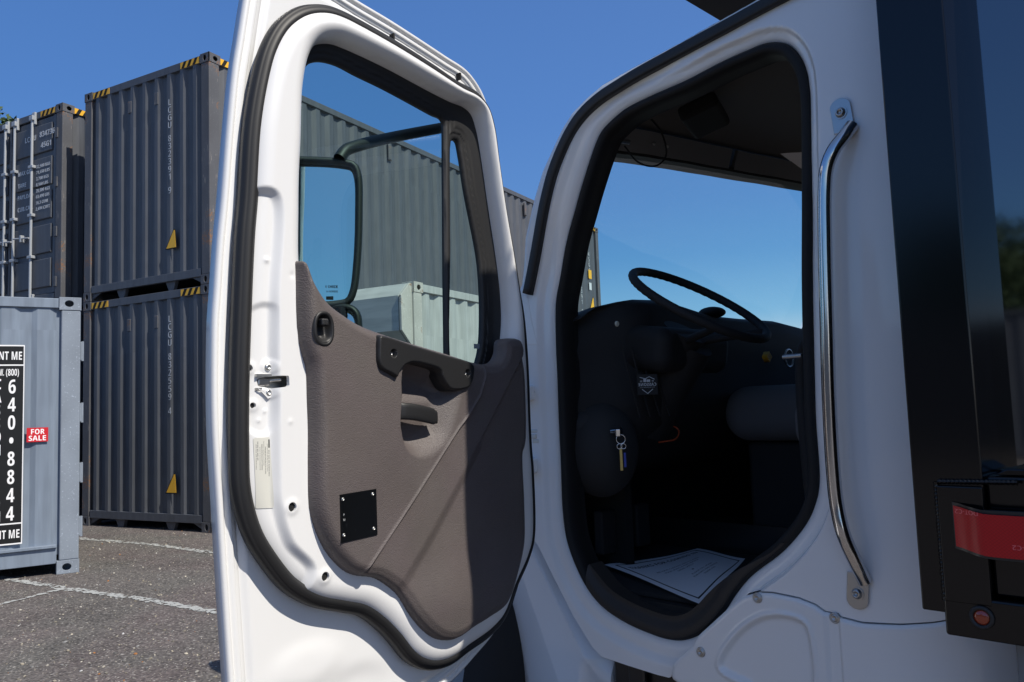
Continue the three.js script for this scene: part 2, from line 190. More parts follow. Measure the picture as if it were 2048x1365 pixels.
// ---------------------------------------------------------------- materials
const S = (r, g, b, o = {}) => new THREE.MeshStandardMaterial({ color: new THREE.Color().setRGB(r, g, b), roughness: .6, ...o });
const PH = (r, g, b, o = {}) => new THREE.MeshPhysicalMaterial({ color: new THREE.Color().setRGB(r, g, b), roughness: .4, ...o });
const trimGrain = dataTex(512, (u, v) => .35 * n500(u, v) + .4 * n200(u, v) + .25 * n500(u + .31 + n64(u, v) * .01, v + .7), false);
trimGrain.repeat.set(3.4, 3.4);
const scuff = (() => {                                                     // faint mottling, hairline scratches and scuffs of a used plastic panel
  const t = canvasTex(1024, 1024, (g, W, H) => {
    const img = g.createImageData(W, H); for (let j = 0; j < H; j++) for (let i = 0; i < W; i++) { const u = i / W, v = j / H, k = 214 + 26 * (n8(u, v) * .5 + n16(u, v) * .3 + n64(u, v) * .2) + 10 * (n500(u, v) - .5), o = (j * W + i) * 4; img.data[o] = k; img.data[o + 1] = k * (.985 + .02 * n16(u + .4, v)); img.data[o + 2] = k * (.985 + .02 * n8(v, u)); img.data[o + 3] = 255; } g.putImageData(img, 0, 0);
    for (let i = 0; i < 170; i++) { const x = rnd() * W, y = rnd() * H, a = rnd() * 6.28, l = 6 + 50 * rnd() * rnd(); g.strokeStyle = `rgba(255,250,245,${.08 + .28 * rnd() * rnd()})`; g.lineWidth = .6 + rnd(); g.beginPath(); g.moveTo(x, y); g.quadraticCurveTo(x + l * .5 * Math.cos(a) + 3 * rnd(), y + l * .5 * Math.sin(a), x + l * Math.cos(a), y + l * Math.sin(a)); g.stroke(); }
  }); t.wrapS = t.wrapT = THREE.RepeatWrapping; return t;
})();
const M = {
  white: PH(.86, .86, .855, { roughness: .30, clearcoat: .9, clearcoatRoughness: .08 }),
  whiteIn: PH(.83, .83, .83, { roughness: .42, clearcoat: .45, clearcoatRoughness: .18 }),
  rubber: S(.017, .017, .018, { roughness: .52 }),
  rubberDull: S(.007, .007, .0075, { roughness: .75 }),
  plastic: S(.016, .016, .017, { roughness: .48, bumpMap: trimGrain, bumpScale: .0003 }),
  trim: S(.146, .124, .120, { roughness: .55, map: scuff, bumpMap: trimGrain, bumpScale: .0014 }),
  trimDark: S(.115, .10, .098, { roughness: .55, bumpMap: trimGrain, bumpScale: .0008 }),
  glassSide: new THREE.MeshPhysicalMaterial({ color: new THREE.Color().setRGB(.70, .87, .84), roughness: 0, transmission: 1, thickness: 0, ior: 1.5 }),
  glassFront: new THREE.MeshPhysicalMaterial({ color: new THREE.Color().setRGB(.83, 1, .99), roughness: 0, transmission: 1, thickness: 0, ior: 1.5 }),
  mirror: S(.95, .96, .94, { metalness: 1, roughness: .02 }),
  chrome: S(.62, .62, .63, { metalness: 1, roughness: .12 }),
  steel: S(.50, .50, .50, { metalness: 1, roughness: .34 }),
  zinc: S(.62, .62, .60, { metalness: 1, roughness: .42 }),
  postBlack: S(.003, .003, .004, { roughness: .14 }),
  gloss: PH(.17, .175, .185, { metalness: 1, roughness: .05, clearcoat: 1, clearcoatRoughness: .03 }),
  blackPaint: PH(.010, .010, .011, { roughness: .4, clearcoat: .5, clearcoatRoughness: .2 }),
  cabin: S(.010, .010, .011, { roughness: .75 }),
  cabinGrey: S(.022, .022, .023, { roughness: .8 }),
  liner: S(.15, .138, .125, { roughness: .95 }),
  visor: S(.24, .235, .23, { roughness: .8 }),
  seat: S(.11, .11, .115, { roughness: .9 }),
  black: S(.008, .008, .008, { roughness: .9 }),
  tyre: S(.017, .017, .018, { roughness: .85 }),
  yellow: S(.88, .47, .025, { roughness: .5 }),
  red: S(.55, .012, .015, { roughness: .35 }),
  blue: S(.03, .06, .35, { roughness: .5 }),
  brass: S(.45, .34, .12, { metalness: .8, roughness: .4 }),
  lettering: S(.62, .64, .66, { roughness: .6 }),
  label: S(.70, .70, .64, { roughness: .5 }),
};
// weathered container paint: faint rain streaks and dirt; posts and castings carry scrapes and rust
const streak = dataTex(512, (u, v) => { const s = n64(u, v * .06) * .5 + n200(u, v * .08) * .25 + n16(u, v) * .25, k = .86 + .2 * s; return [k, k, k].map(x => clamp(x)); }, true, .5);
function paint(r, g, b, rust = 1) {
  const post = dataTex(1024, (u, v) => {
    const z = n8(u, v) * .6 + n16(u, v) * .4, f = n200(u, v) * .5 + n500(u, v) * .5, sc = n500(u * 1, v * .07) * .55 + n200(u, v * .1) * .45, k = .95 + .35 * (z - .5) + .10 * (f - .5); let c = [r * 1.12 * k, g * 1.06 * k, b * k];
    if (rust && z > .68 - .06 * rust && f > .66 - .5 * (z - .60)) c = [.20 + .06 * f, .10 + .03 * f, .06]; else if (rust && sc > .80 && z > .42) c = [.27, .24, .22]; else if (f > .83) c = c.map(x => x * 1.7);
    return c.map(x => lin(clamp(x)));
  }, true, .45);
  return { wall: S(r, g, b, { map: streak, roughness: .55 }), post: S(1, 1, 1, { map: post, roughness: .7 }) };
}
const GREY = paint(.093, .101, .118), PALE = paint(.225, .275, .345, 0), WHITE = paint(.47, .48, .465, .5);

const font = await new FontLoader().loadAsync('fonts/droid/droid_sans_regular.typeface.json');
const fontB = await new FontLoader().loadAsync('fonts/droid/droid_sans_bold.typeface.json');
function text(str, size, depth = .002, f = font, align = 0) {
  const g = new TextGeometry(str, { font: f, size, depth, curveSegments: 3, bevelEnabled: false }); g.computeBoundingBox(); const b = g.boundingBox; g.translate(-(b.min.x + (b.max.x - b.min.x) * align), 0, 0); return g;
}

// ---------------------------------------------------------------- ground
const asphaltFn = (u, v) => {
  const coarse = n8(u, v) * .5 + n16(u, v) * .5, mid = n64(u, v), fine = n500(u, v), f2 = n400b(u + .13, v + .71);
  let k = .071 + .036 * coarse + .022 * mid + .085 * (fine - .5) + .06 * (f2 - .5), tint = n16(u + .37, v + .11), c = [k * (1.08 + .10 * tint), k * (1.03 - .05 * tint), k * .95];
  if (fine > .84) { const b = .13 + 2.2 * (fine - .84); c = [b * 1.06, b, b * .92]; }
  if (f2 > .95 && mid > .45) c = [.46, .38, .28];
  if (f2 < .05) c = c.map(x => x * .45);
  return c.map(x => lin(clamp(x, .004, 1)));
};
const asphaltMap = dataTex(2048, asphaltFn, true, 1 / 5);
const asphaltBump = dataTex(1024, (u, v) => .6 * n500(u, v) + .4 * n400b(u + .13, v + .71), false, 1 / 5);
const ground = new THREE.PlaneGeometry(300, 300, 1, 1).rotateX(-Math.PI / 2);
{ const p = ground.attributes.position, u = ground.attributes.uv; for (let i = 0; i < p.count; i++) u.setXY(i, p.getX(i), p.getZ(i)); }
const road = new THREE.Mesh(ground, S(1, 1, 1, { map: asphaltMap, bumpMap: asphaltBump, bumpScale: .012, roughness: .92 }));
road.name = 'asphalt_yard'; road.userData.kind = 'structure'; road.receiveShadow = true; scene.add(road);

// worn painted bay lines: a strip of small irregular flecks of paint
function bayLine(pts, width, cover) {
  const list = [], c = new THREE.CatmullRomCurve3(pts.map(p => V3(p[0], 0, p[1]))), L = c.getLength(), n = Math.round(L / .03);
  for (let i = 0; i < n; i++) {
    const p = c.getPointAt(i / n), d = c.getTangentAt(i / n), m = Math.max(2, Math.round(width / .03));
    for (let k = 0; k < m; k++) {
      const q = (k + .5) / m - .5, wear = n64(i * .013, k * .11 + pts[0][0]) * .6 + n16(i * .004, pts[0][1]) * .4;
      if (rnd() > cover * (1.25 - Math.abs(q)) * (.5 + wear)) continue;
      const s = .012 + .012 * rnd(), pts2 = Array.from({ length: 6 }, (_, a) => { const r = s * (.6 + .7 * rnd()); return [Math.cos(a / 6 * 6.283) * r * 1.25, Math.sin(a / 6 * 6.283) * r]; });
      const g = new THREE.ShapeGeometry(new THREE.Shape(pts2.map(w => new THREE.Vector2(w[0], w[1])))).rotateX(-Math.PI / 2).rotateY(Math.atan2(-d.z, d.x));
      g.translate(p.x - d.z * q * width + (rnd() - .5) * .02, .004 + .0006 * rnd(), p.z + d.x * q * width + (rnd() - .5) * .02); list.push(g);
    }
  }
  const m = new THREE.Mesh(merge(list), S(.40, .41, .40, { roughness: .85 })); m.name = numbered('bay_line'); m.userData.kind = 'structure'; m.receiveShadow = true; scene.add(m);
}
bayLine([[-4.6, -7.25], ...T.g_l1, [-1.2, -5.1], [-.2, -4.5]], .085, .72);
bayLine([[-4.05, -5.7], ...T.g_l2], .035, .85);
bayLine([[-6, -10.1], ...T.g_l3, [-1.9, -7.4]], .10, .66);
// loose stones
{
  const variants = 3, stoneMat = S(1, 1, 1, { roughness: .9 }), g = new THREE.IcosahedronGeometry(1, 1), p = g.attributes.position; for (let i = 0; i < p.count; i++) { const k = .8 + .4 * n16(p.getX(i) * .3 + .5, p.getY(i) * .3 + p.getZ(i) * .2 + .5); p.setXYZ(i, p.getX(i) * k, p.getY(i) * k * .55, p.getZ(i) * k * .8); } g.computeVertexNormals();
  const N = 15000, im = new THREE.InstancedMesh(g, stoneMat, N), d = new THREE.Object3D(), c = new THREE.Color();
  for (let i = 0; i < N; i++) {
    const z = -3.2 - 7 * Math.pow(rnd(), 1.2), x = -.2 + (rnd() * 1.0 - 1.0) * (-z * .95 + .5), s = .0024 + .0085 * Math.pow(rnd(), 5);
    d.position.set(x, s * .25, z); d.rotation.set(rnd() * .5, rnd() * 6.28, rnd() * .5); d.scale.setScalar(s); d.updateMatrix(); im.setMatrixAt(i, d.matrix);
    const k = .09 + .46 * rnd() * rnd(), w = rnd(); if (rnd() > .985) c.setRGB(.34, .15, .05); else c.setRGB(k * (1 + .22 * w), k * (1 + .08 * w), k * (1 - .18 * w)); im.setColorAt(i, c);
  }
  im.name = 'loose_gravel'; im.userData = { kind: 'stuff', label: 'loose pale grit scattered over the asphalt yard', category: 'gravel' }; im.castShadow = im.receiveShadow = true; scene.add(im);
}

// ---------------------------------------------------------------- shipping containers
function corrugated(w, h, pitch, depth, out, run) {                         // faces +z, x 0..w, y 0..h, z -depth..0
  const n = Math.round(w / pitch), p = w / n, k = p / pitch, prof = [[0, -depth]];
  for (let i = 0; i < n; i++) { const a = i * p, o = out * k, r = run * k, inn = (p - o - 2 * r) / 2; prof.push([a + inn, -depth], [a + inn + r, 0], [a + inn + r + o, 0], [a + inn + 2 * r + o, -depth]); }
  prof.push([w, -depth]);
  const P = [], U = [], I = [];
  for (let i = 0; i < prof.length - 1; i++) { const [a, za] = prof[i], [b, zb] = prof[i + 1]; if (b - a < 1e-5) continue; const k = P.length / 3; P.push(a, 0, za, b, 0, zb, b, h, zb, a, h, za); U.push(a, 0, b, 0, b, h, a, h); I.push(k, k + 1, k + 2, k, k + 2, k + 3); }
  const g = new THREE.BufferGeometry(); g.setAttribute('position', new THREE.Float32BufferAttribute(P, 3)); g.setAttribute('uv', new THREE.Float32BufferAttribute(U, 2)); g.setIndex(I); g.computeVertexNormals();
  return { geo: clean(g), prof };
}
const ovalHole = (cx, cy, a, b) => Array.from({ length: 16 }, (_, k) => [cx + a * Math.cos(k / 8 * Math.PI), cy + b * Math.sin(k / 8 * Math.PI)]);
const rect = (x0, x1, y0, y1) => [[x0, y0], [x1, y0], [x1, y1], [x0, y1]];
const castingGeo = (() => {                                                 // 0.178 long (x), 0.118 high, 0.162 wide, corner at the origin, reaching to +x, +y, -z
  const L = .178, H = .118, W = .162, t = .014;
  const side = slab(rect(0, L, 0, H), t, .003, ovalHole(L * .55, H * .5, .036, .030)).translate(0, 0, -t);
  const end = slab(rect(0, W, 0, H), t, .003, ovalHole(W * .5, H * .5, .026, .038)).rotateY(-Math.PI / 2).translate(t, 0, -W);
  const lid = box(t, L, H - t, H, -W, -t), bot = box(t, L, 0, t, -W, -t), back = box(L - .006, L, t, H - t, -W, -t), in2 = box(t, L, t, H - t, -W, -W + .006);
  return merge([side, end, lid, bot, back, in2]);
})();
function hazard(parent, len, along, x, y, z, ry) {                          // yellow plate with black slanted bars
  const g = group('hazard_stripe', parent); g.position.set(x, y, z); g.rotation.y = ry;
  put('yellow_plate', box(0, len, -.04, .04, 0, .004), M.yellow, g);
  const bars = []; for (let s = .02; s < len - .07; s += .10) bars.push(slab([[s, -.04], [s + .05, -.04], [s + .095 > len ? len : s + .095, .04], [s + .045, .04]], .002).translate(0, 0, .004)); put('black_bars', merge(bars), M.black, g);
}
function warning(parent, x, y, z, s, ry) {
  const g = group('warning_sticker', parent, 'yellow triangular warning sticker with black edge'); g.position.set(x, y, z); g.rotation.y = ry;
  put('border', slab([[0, 0], [s, 0], [s * .86, s * 1.12], [s * .72, s * 1.15]].map(p => [p[0], p[1]]), .002, 0), M.black, g);
  put('field', slab([[s * .1, s * .06], [s * .92, s * .06], [s * .82, s * 1.05], [s * .74, s * 1.08]], .002, 0).translate(0, 0, .002), M.yellow, g);
}
function container(label, L, H, P, o = {}) {
  const W = 2.438, c = top('shipping_container', label, 'container', o.group);
  const cast = (n, sx, sz, x, y, z) => { const m = put('corner_casting', castingGeo, P.post, c); m.scale.set(sx, 1, sz); m.position.set(x, y, z); };
  for (const y of [0, H - .118]) { cast(0, 1, 1, 0, y, 0); cast(0, 1, -1, 0, y, -W); cast(0, -1, 1, L, y, 0); cast(0, -1, -1, L, y, -W); }
  for (const [x0, x1] of [[.004, .16], [L - .16, L - .004]]) for (const [z0, z1] of [[-.15, -.005], [-W + .005, -W + .15]]) put('corner_post', box(x0, x1, .118, H - .118, z0, z1, .012), P.post, c);
  for (const z of [-.075, -W + .015]) { put('top_rail', box(.178, L - .178, H - .10, H - .012, z, z + .06, .006), P.wall, c); put('bottom_rail', box(.178, L - .178, o.railY ?? .03, (o.railY ?? .03) + .14, z, z + .06, .006), P.wall, c); }
  for (const x of [.008, L - .068]) { put('top_rail', box(x, x + .06, H - .11, H - .012, -W + .163, -.163, .006), P.wall, c); put('bottom_rail', box(x, x + .06, .10, .20, -W + .163, -.163, .006), P.wall, c); }
  const sp = o.side ?? [.278, .036, .072, .066], cs = corrugated(L - .32, H - .268, ...sp);
  put('side_wall', cs.geo.clone().translate(.16, .169, -.03), P.wall, c);
  put('side_wall', cs.geo.clone().rotateY(Math.PI).translate(L - .16, .169, -W + .03), P.wall, c);
  put('roof', metreUV(new THREE.BoxGeometry(L - .13, .02, W - .15).translate(L / 2, H - .025, -W / 2)), P.wall, c);
  put('floor_pan', metreUV(new THREE.BoxGeometry(L - .13, .06, W - .15).translate(L / 2, .165, -W / 2)), M.black, c);
  const ce = corrugated(W - .30, H - .308, .235, .038, .056, .052);
  const endGeo = ce.geo.clone().rotateY(-Math.PI / 2).translate(.010, .199, -W + .15);
  if (!o.doors) put('end_wall', endGeo, P.wall, c); else doors(c, H, W, P, o);
  put('end_wall', ce.geo.clone().rotateY(Math.PI / 2).translate(L - .010, .199, -.15), P.wall, c);
  if (o.hazard) { hazard(c, .42, 0, .18, H - .062, -.014, 0); hazard(c, .42, 0, L - .60, H - .062, -.014, 0); hazard(c, .34, 0, .008, H - .062, -.52, -Math.PI / 2); hazard(c, .34, 0, .008, H - .062, -W + .18, -Math.PI / 2); }
  for (const x of o.vents ?? []) put('vent', [box(x, x + .085, H - .44, H - .17, -.03, .004, .01), box(x + .02, x + .065, H - .43, H - .40, .004, .012)], P.post, c);
  for (const z of o.endVents ?? []) put('vent', box(.004, .034, H - .46, H - .30, z - .035, z + .035, .008), P.post, c);
  if (o.feet) for (const z of [-.75, -1.7]) put('support_foot', slab([[-.10, .12], [.10, .12], [.05, -.02], [-.03, -.02]], .05, .004).rotateY(-Math.PI / 2).translate(.09, 0, z), P.post, c);
  if (o.feet) for (const s of [0, 1]) put('gusset', slab([[0, 0], [.22, .1], [0, .1]].map(q => [s ? -q[0] : q[0], q[1]]), .02).rotateY(-Math.PI / 2).translate(.05, .02, s ? -.165 : -W + .165), P.post, c);
  return c;
}
function stacked(parent, str, size, x, y, z, ry, gap = 1.32, boxed = -1) {  // upright characters one below the other
  const g = group('number_marking', parent, 'white identification number painted one character below the other'); g.position.set(x, y, z); g.rotation.y = ry; let k = 0;
  [...str].forEach((ch, i) => { if (ch !== ' ') put('character', text(ch, size, .0015, font, .5).translate(0, -k * size * gap, 0), M.lettering, g); k += ch === ' ' ? .75 : 1; });
}
function doors(c, H, W, P, o) {
  for (let s = 0; s < 2; s++) {
    const z0 = s ? -W / 2 - .012 : -.16, z1 = s ? -W + .16 : -W / 2 + .012, y0 = .21, y1 = H - .13, d = group('door', c);
    put('door_panel', box(.03, .05, y0, y1, z1, z0), P.wall, d);
    const bands = 5, hh = (y1 - y0 - .1) / bands;
    for (let b = 0; b < bands; b++) { const m = slab(rect(.09, z0 - z1 - .09, .04, hh - .04), .026, .0125); m.rotateY(-Math.PI / 2); m.translate(.03, y0 + .05 + b * hh, z1); put('raised_band', m, P.wall, d); }
    put('door_frame', [box(.012, .045, y0, y1, z0 - .05, z0), box(.012, .045, y0, y1, z1, z1 + .05)], P.wall, d);
    for (const f of [.49, .90]) {
      const z = z0 + (z1 - z0) * (s ? 1 - f : f) , r = group('lock_rod', c);
      put('rod', rod([-.022, .12, z], [-.022, H - .06, z], .019), M.zincPaint, r);
      for (const y of [.13, H - .10]) put('cam', [box(-.05, .01, y - .035, y + .035, z - .045, z + .045, .01), box(-.02, .02, y - .09, y + .09, z - .02, z + .05, .008)], M.zincPaint, r);
      for (const y of [.75, 1.35, 2.05]) put('guide', box(-.048, .03, y - .022, y + .022, z - .055, z + .055, .008), M.zincPaint, r);
      put('handle', [rod([-.05, 1.02, z], [-.06, 1.05, z - .36], .012), box(-.07, .0, .98, 1.08, z - .20, z - .16, .006)], M.zincPaint, r);
    }
  }
  for (const y of [.35, 1.05, 1.75, 2.45]) for (const z of [-.13, -W + .13]) put('hinge', box(-.01, .02, y - .07, y + .07, z - .03, z + .03, .006), P.post, c);
}
M.zincPaint = S(.42, .44, .46, { roughness: .5, metalness: .2 });
const YAW = 1.07, EX = -Math.sin(YAW), EZ = -Math.cos(YAW), SX = -3.57, SZ = -9.54;
const place = (c, x, y, z, a) => { c.position.set(x, y, z); c.rotation.y = a; };
const HL = 2.93, HU = 2.86;
const lower = container('dark grey high container on the ground, lower of the stack next to the truck door', 12.192, HL, GREY, { hazard: 1, feet: 1, endVents: [-.98, -1.5], vents: [1.2, 10.4], group: 'dark grey containers stacked in a row' });
place(lower, SX, 0, SZ, YAW);
stacked(lower, 'LCGU 832559 4', .078, .006, HL - .40, -.72, -Math.PI / 2, 1.26); warning(lower, .005, .44, -.80, .215, -Math.PI / 2);
const upper = container('dark grey container with blank end wall, on top of the stack beside the door', 12.192, HU, GREY, { hazard: 1, feet: 1, endVents: [-.98, -1.5], vents: [3.55, 8.2, 11.35], group: 'dark grey containers stacked in a row' });
place(upper, SX, HL + .005, SZ, YAW);
stacked(upper, 'LCGU 832391 9', .078, .006, HU - .52, -.72, -Math.PI / 2, 1.26); warning(upper, .005, .50, -.80, .215, -Math.PI / 2);
// long-side markings near the far end
stacked(upper, 'LCGU 832391 9', .10, 11.05, HU - .75, -.027, 0, 1.32); stacked(upper, '45G1', .10, 11.58, HU - .80, -.027, 0, 1.32); warning(upper, 11.50, .72, -.026, .30, 0);
put('height_sticker', slab(rect(11.52, 11.70, 1.50, 1.72), .003).translate(0, 0, -.028), M.yellow, upper, 'small yellow height sticker');
put('data_sticker', [slab(rect(11.53, 11.67, 1.22, 1.40), .003).translate(0, 0, -.028)], M.lettering, upper);
const gapS = 2.93;
const nUp = container('dark grey container showing its door end with galvanised lock rods, upper left', 12.192, 2.86, GREY, { doors: 1, hazard: 1, group: 'dark grey containers stacked in a row' });
place(nUp, SX + EX * gapS, HL + .005, SZ + EZ * gapS, YAW);
{
  const A = (str, s, y, z) => put('weight_marking', text(str, s, .0015, fontB).rotateY(-Math.PI / 2).translate(.001, y, z), M.lettering, nUp);
  A('LCGU', .078, 2.44, -.88); A('834736', .078, 2.46, -.53); A('45G1', .078, 2.30, -.50);
  const rows = [['MAX GR.', '32,500 KGS', '71,650 LBS'], ['TARE', '3,700 KGS', '8,160 LBS'], ['PAYLOAD', '28,800 KGS', '63,490 LBS'], ['CUB.CAP.', '76.3 CUM', '2,694 CUFT']];
  rows.forEach((r, i) => { const y = 2.02 - i * .175; A(r[0], .062, y - .045, -1.04); A(r[1], .046, y, -.60); A(r[2], .046, y - .085, -.60); });
}
const nLow = container('dark grey container mostly hidden behind the pale blue one, lower left', 12.192, HL, GREY, { doors: 1, group: 'dark grey containers stacked in a row' });
place(nLow, SX + EX * gapS, 0, SZ + EZ * gapS, YAW);

// more boxes outside the left edge of the frame: they close the yard on the side that the black body mirrors
for (const [i, k] of [-1, 0, 1].entries()) {
  const c = container(['dark grey container beyond the left edge, nearest of the mirrored row', 'dark grey container in the middle of the mirrored row beyond the left edge', 'dark grey container at the far end of the mirrored row beyond the left edge'][i], 12.192, 2.896, GREY, { group: 'containers closing the yard on the left' });
  place(c, -15.0 + .515 * (k * 12.6 - 6), 0, 9.0 + .857 * (k * 12.6 - 6), -1.03);
}

// pale blue-grey container in the left foreground, its long side towards us
const PL = 6.058, PA = .571, pdx = Math.cos(PA), pdz = -Math.sin(PA);
const pale = container('pale blue-grey container with black rental banner, left foreground', PL, 2.47, PALE, { side: [.278, .020, .10, .045], railY: .095 });
place(pale, -3.935 - pdx * PL, 0, -7.36 - pdz * PL, PA);
put('vent', [box(PL - .86, PL - .70, 1.88, 2.30, -.03, .01, .012), box(PL - .85, PL - .71, 2.22, 2.29, .01, .045, .012)], PALE.wall, pale);
for (const y of [.40, .88, 1.42, 1.98]) put('hinge', [box(PL - .005, PL + .016, y - .085, y + .085, -.10, -.02, .006), rod([PL + .014, y - .09, -.03], [PL + .014, y + .09, -.03], .012)], PALE.post, pale);
put('flange', box(.178, PL - .178, .236, .262, -.05, .012, .004), PALE.wall, pale);
{
  const x1 = PL - .44, w = .285, y0 = .30, hgt = 1.73, tex = canvasTex(512, 2048, (g, W, H) => {
    g.fillStyle = '#f2f2f2'; g.fillRect(0, 0, W, H); g.fillStyle = '#111213'; g.fillRect(14, 14, W - 28, 190); g.fillRect(14, 218, W - 28, H - 436); g.fillRect(14, H - 204, W - 28, 190);
    g.fillStyle = '#f4f4f4'; g.textAlign = 'center'; g.font = 'bold 118px sans-serif'; g.fillText('RENT ME', W / 2, 155, W - 60); g.fillText('RENT ME', W / 2, H - 65, W - 60);
    g.font = 'bold 96px sans-serif'; g.fillText('WWW.', 155, 320, 170); g.fillText('(800)', 350, 320, 180);
    const digits = [...'640•8844'], d0 = 345, dd = (H - 218 - d0) / 8; g.font = 'bold 200px sans-serif'; digits.forEach((c, i) => g.fillText(c, 348, d0 + dd * (i + .86), 165));
    const w = [...'CASSONE.COM'], ww = (H - 218 - d0) / 11; g.font = 'bold 150px sans-serif'; w.forEach((c, i) => g.fillText(c, 160, d0 + ww * (i + .86), 190));
  });
  const g = new THREE.PlaneGeometry(w, hgt, 24, 24), p = g.attributes.position; for (let i = 0; i < p.count; i++) p.setZ(i, .004 * Math.sin(p.getX(i) * 22) + .003 * Math.sin(p.getY(i) * 5));
  put('rental_banner', g.translate(x1 - w / 2, y0 + hgt / 2, -.016), S(1, 1, 1, { map: tex, roughness: .5, side: THREE.DoubleSide }), pale, 'black banner with white lettering and a vertical telephone number');
  const st = canvasTex(512, 384, (g, W, H) => { g.fillStyle = '#cf1f2b'; g.fillRect(0, 0, W, H); g.fillStyle = '#fff'; g.textAlign = 'center'; g.font = 'bold 190px sans-serif'; g.fillText('FOR', W / 2, 175, W * .66); g.fillText('SALE', W / 2, 350, W * .86); });
  put('sale_sticker', new THREE.PlaneGeometry(.165, .125).translate(x1 + .105, 1.235, -.010), S(1, 1, 1, { map: st, roughness: .5, side: THREE.DoubleSide }), pale, 'small red for sale sticker');
}
// white container behind the door window, open end towards us
const box20 = container('white open-ended container seen through the door window', 6.058, 2.75, WHITE, { doors: 0 });
place(box20, -1.056, 0, -8.8, YAW);
for (const m of [...box20.children]) if (m.name === 'end_wall' && m.geometry.boundingBox === null) { m.geometry.computeBoundingBox(); if (m.geometry.boundingBox.min.x < 1) box20.remove(m); }
{
  const hood = [[-.02, 2.73], [.10, 2.73], [.10, 2.04], [.02, 2.02], [-.18, 2.20], [-.18, 2.58]];
  put('end_hood', slab(hood, 2.28, .004).translate(0, 0, -2.36), WHITE.wall, box20, 'folded white hood over the open end');
  put('hood_cheek', slab(hood.map(p => [p[0] - .015, p[1]]).concat([[.115, 2.57]].slice(0, 0)), .03, .004).translate(0, 0, -.06), WHITE.post, box20);
  put('inner_shade_sheet', box(1.2, 1.24, .2, 2.4, -2.35, -.08), M.black, box20);  // black sheet set inside as the shade of the open end
}

// ---------------------------------------------------------------- trees
function tree(label, x, z, H, R, leaves, sd) {
  const t = top('tree', label, 'tree'); t.position.set(x, 0, z); seed = sd;
  const wood = [tube([[0, 0, 0], [.1, H * .25, .05], [-.05, H * .55, 0], [.05, H * .9, .05]], .16 * H / 8, 8)], clumps = [];
  for (let i = 0; i < 16; i++) { const a = i * 2.4, y = H * (.3 + .6 * i / 16), r = R * (1 - .55 * i / 16) * (.55 + .4 * rnd()); const q = [Math.cos(a) * r, y + r * .35, Math.sin(a) * r]; wood.push(tube([[0, y - .2, 0], [q[0] * .5, y + r * .2, q[2] * .5], q], .035 * H / 8, 5)); clumps.push([q, R * (.28 + .2 * rnd())]); }
  clumps.push([[0, H * .93, 0], R * .33]);
  put('trunk', merge(wood), S(.09, .07, .05, { roughness: .95 }), t);
  const P = [], I = [];
  for (let i = 0; i < leaves; i++) {
    const [c, r] = clumps[Math.floor(rnd() * clumps.length)], d = V3(rnd() - .5, rnd() - .5, rnd() - .5).normalize().multiplyScalar(r * Math.cbrt(rnd())), o = V3(...c).add(d);
    const a = V3(rnd() - .5, rnd() - .5, rnd() - .5).normalize(), b = V3(rnd() - .5, rnd() - .5, rnd() - .5).cross(a).normalize(), s = .08 + .10 * rnd(), k = P.length / 3;
    for (const [u, v] of [[-1, 0], [0, -.5], [1, 0], [0, .5]]) P.push(o.x + (a.x * u + b.x * v) * s, o.y + (a.y * u + b.y * v) * s, o.z + (a.z * u + b.z * v) * s); I.push(k, k + 1, k + 2, k, k + 2, k + 3);
  }
  const g = new THREE.BufferGeometry(); g.setAttribute('position', new THREE.Float32BufferAttribute(P, 3)); g.setIndex(I); g.computeVertexNormals();
  put('crown', g, S(.05, .085, .028, { roughness: .8, side: THREE.DoubleSide }), t);
}
tree('leafy tree whose top shows behind the containers at the left edge', -22.0, -33.0, 14.6, 4.4, 16000, 11);
tree('leafy tree standing left of the yard, mirrored in the glossy black truck body', -24, 12.5, 6.6, 3.4, 9000, 12);
tree('spreading tree further back, mirrored in the glossy black truck body', -30, 20, 7.6, 4.2, 9000, 13);
// ---------------------------------------------------------------- the truck
const truck = top('dump_truck', 'white truck cab with its door open and a glossy black body behind', 'truck');
truck.position.set(.20, 0, -2.5); truck.rotation.y = -Math.PI / 4; truck.updateMatrixWorld(true);
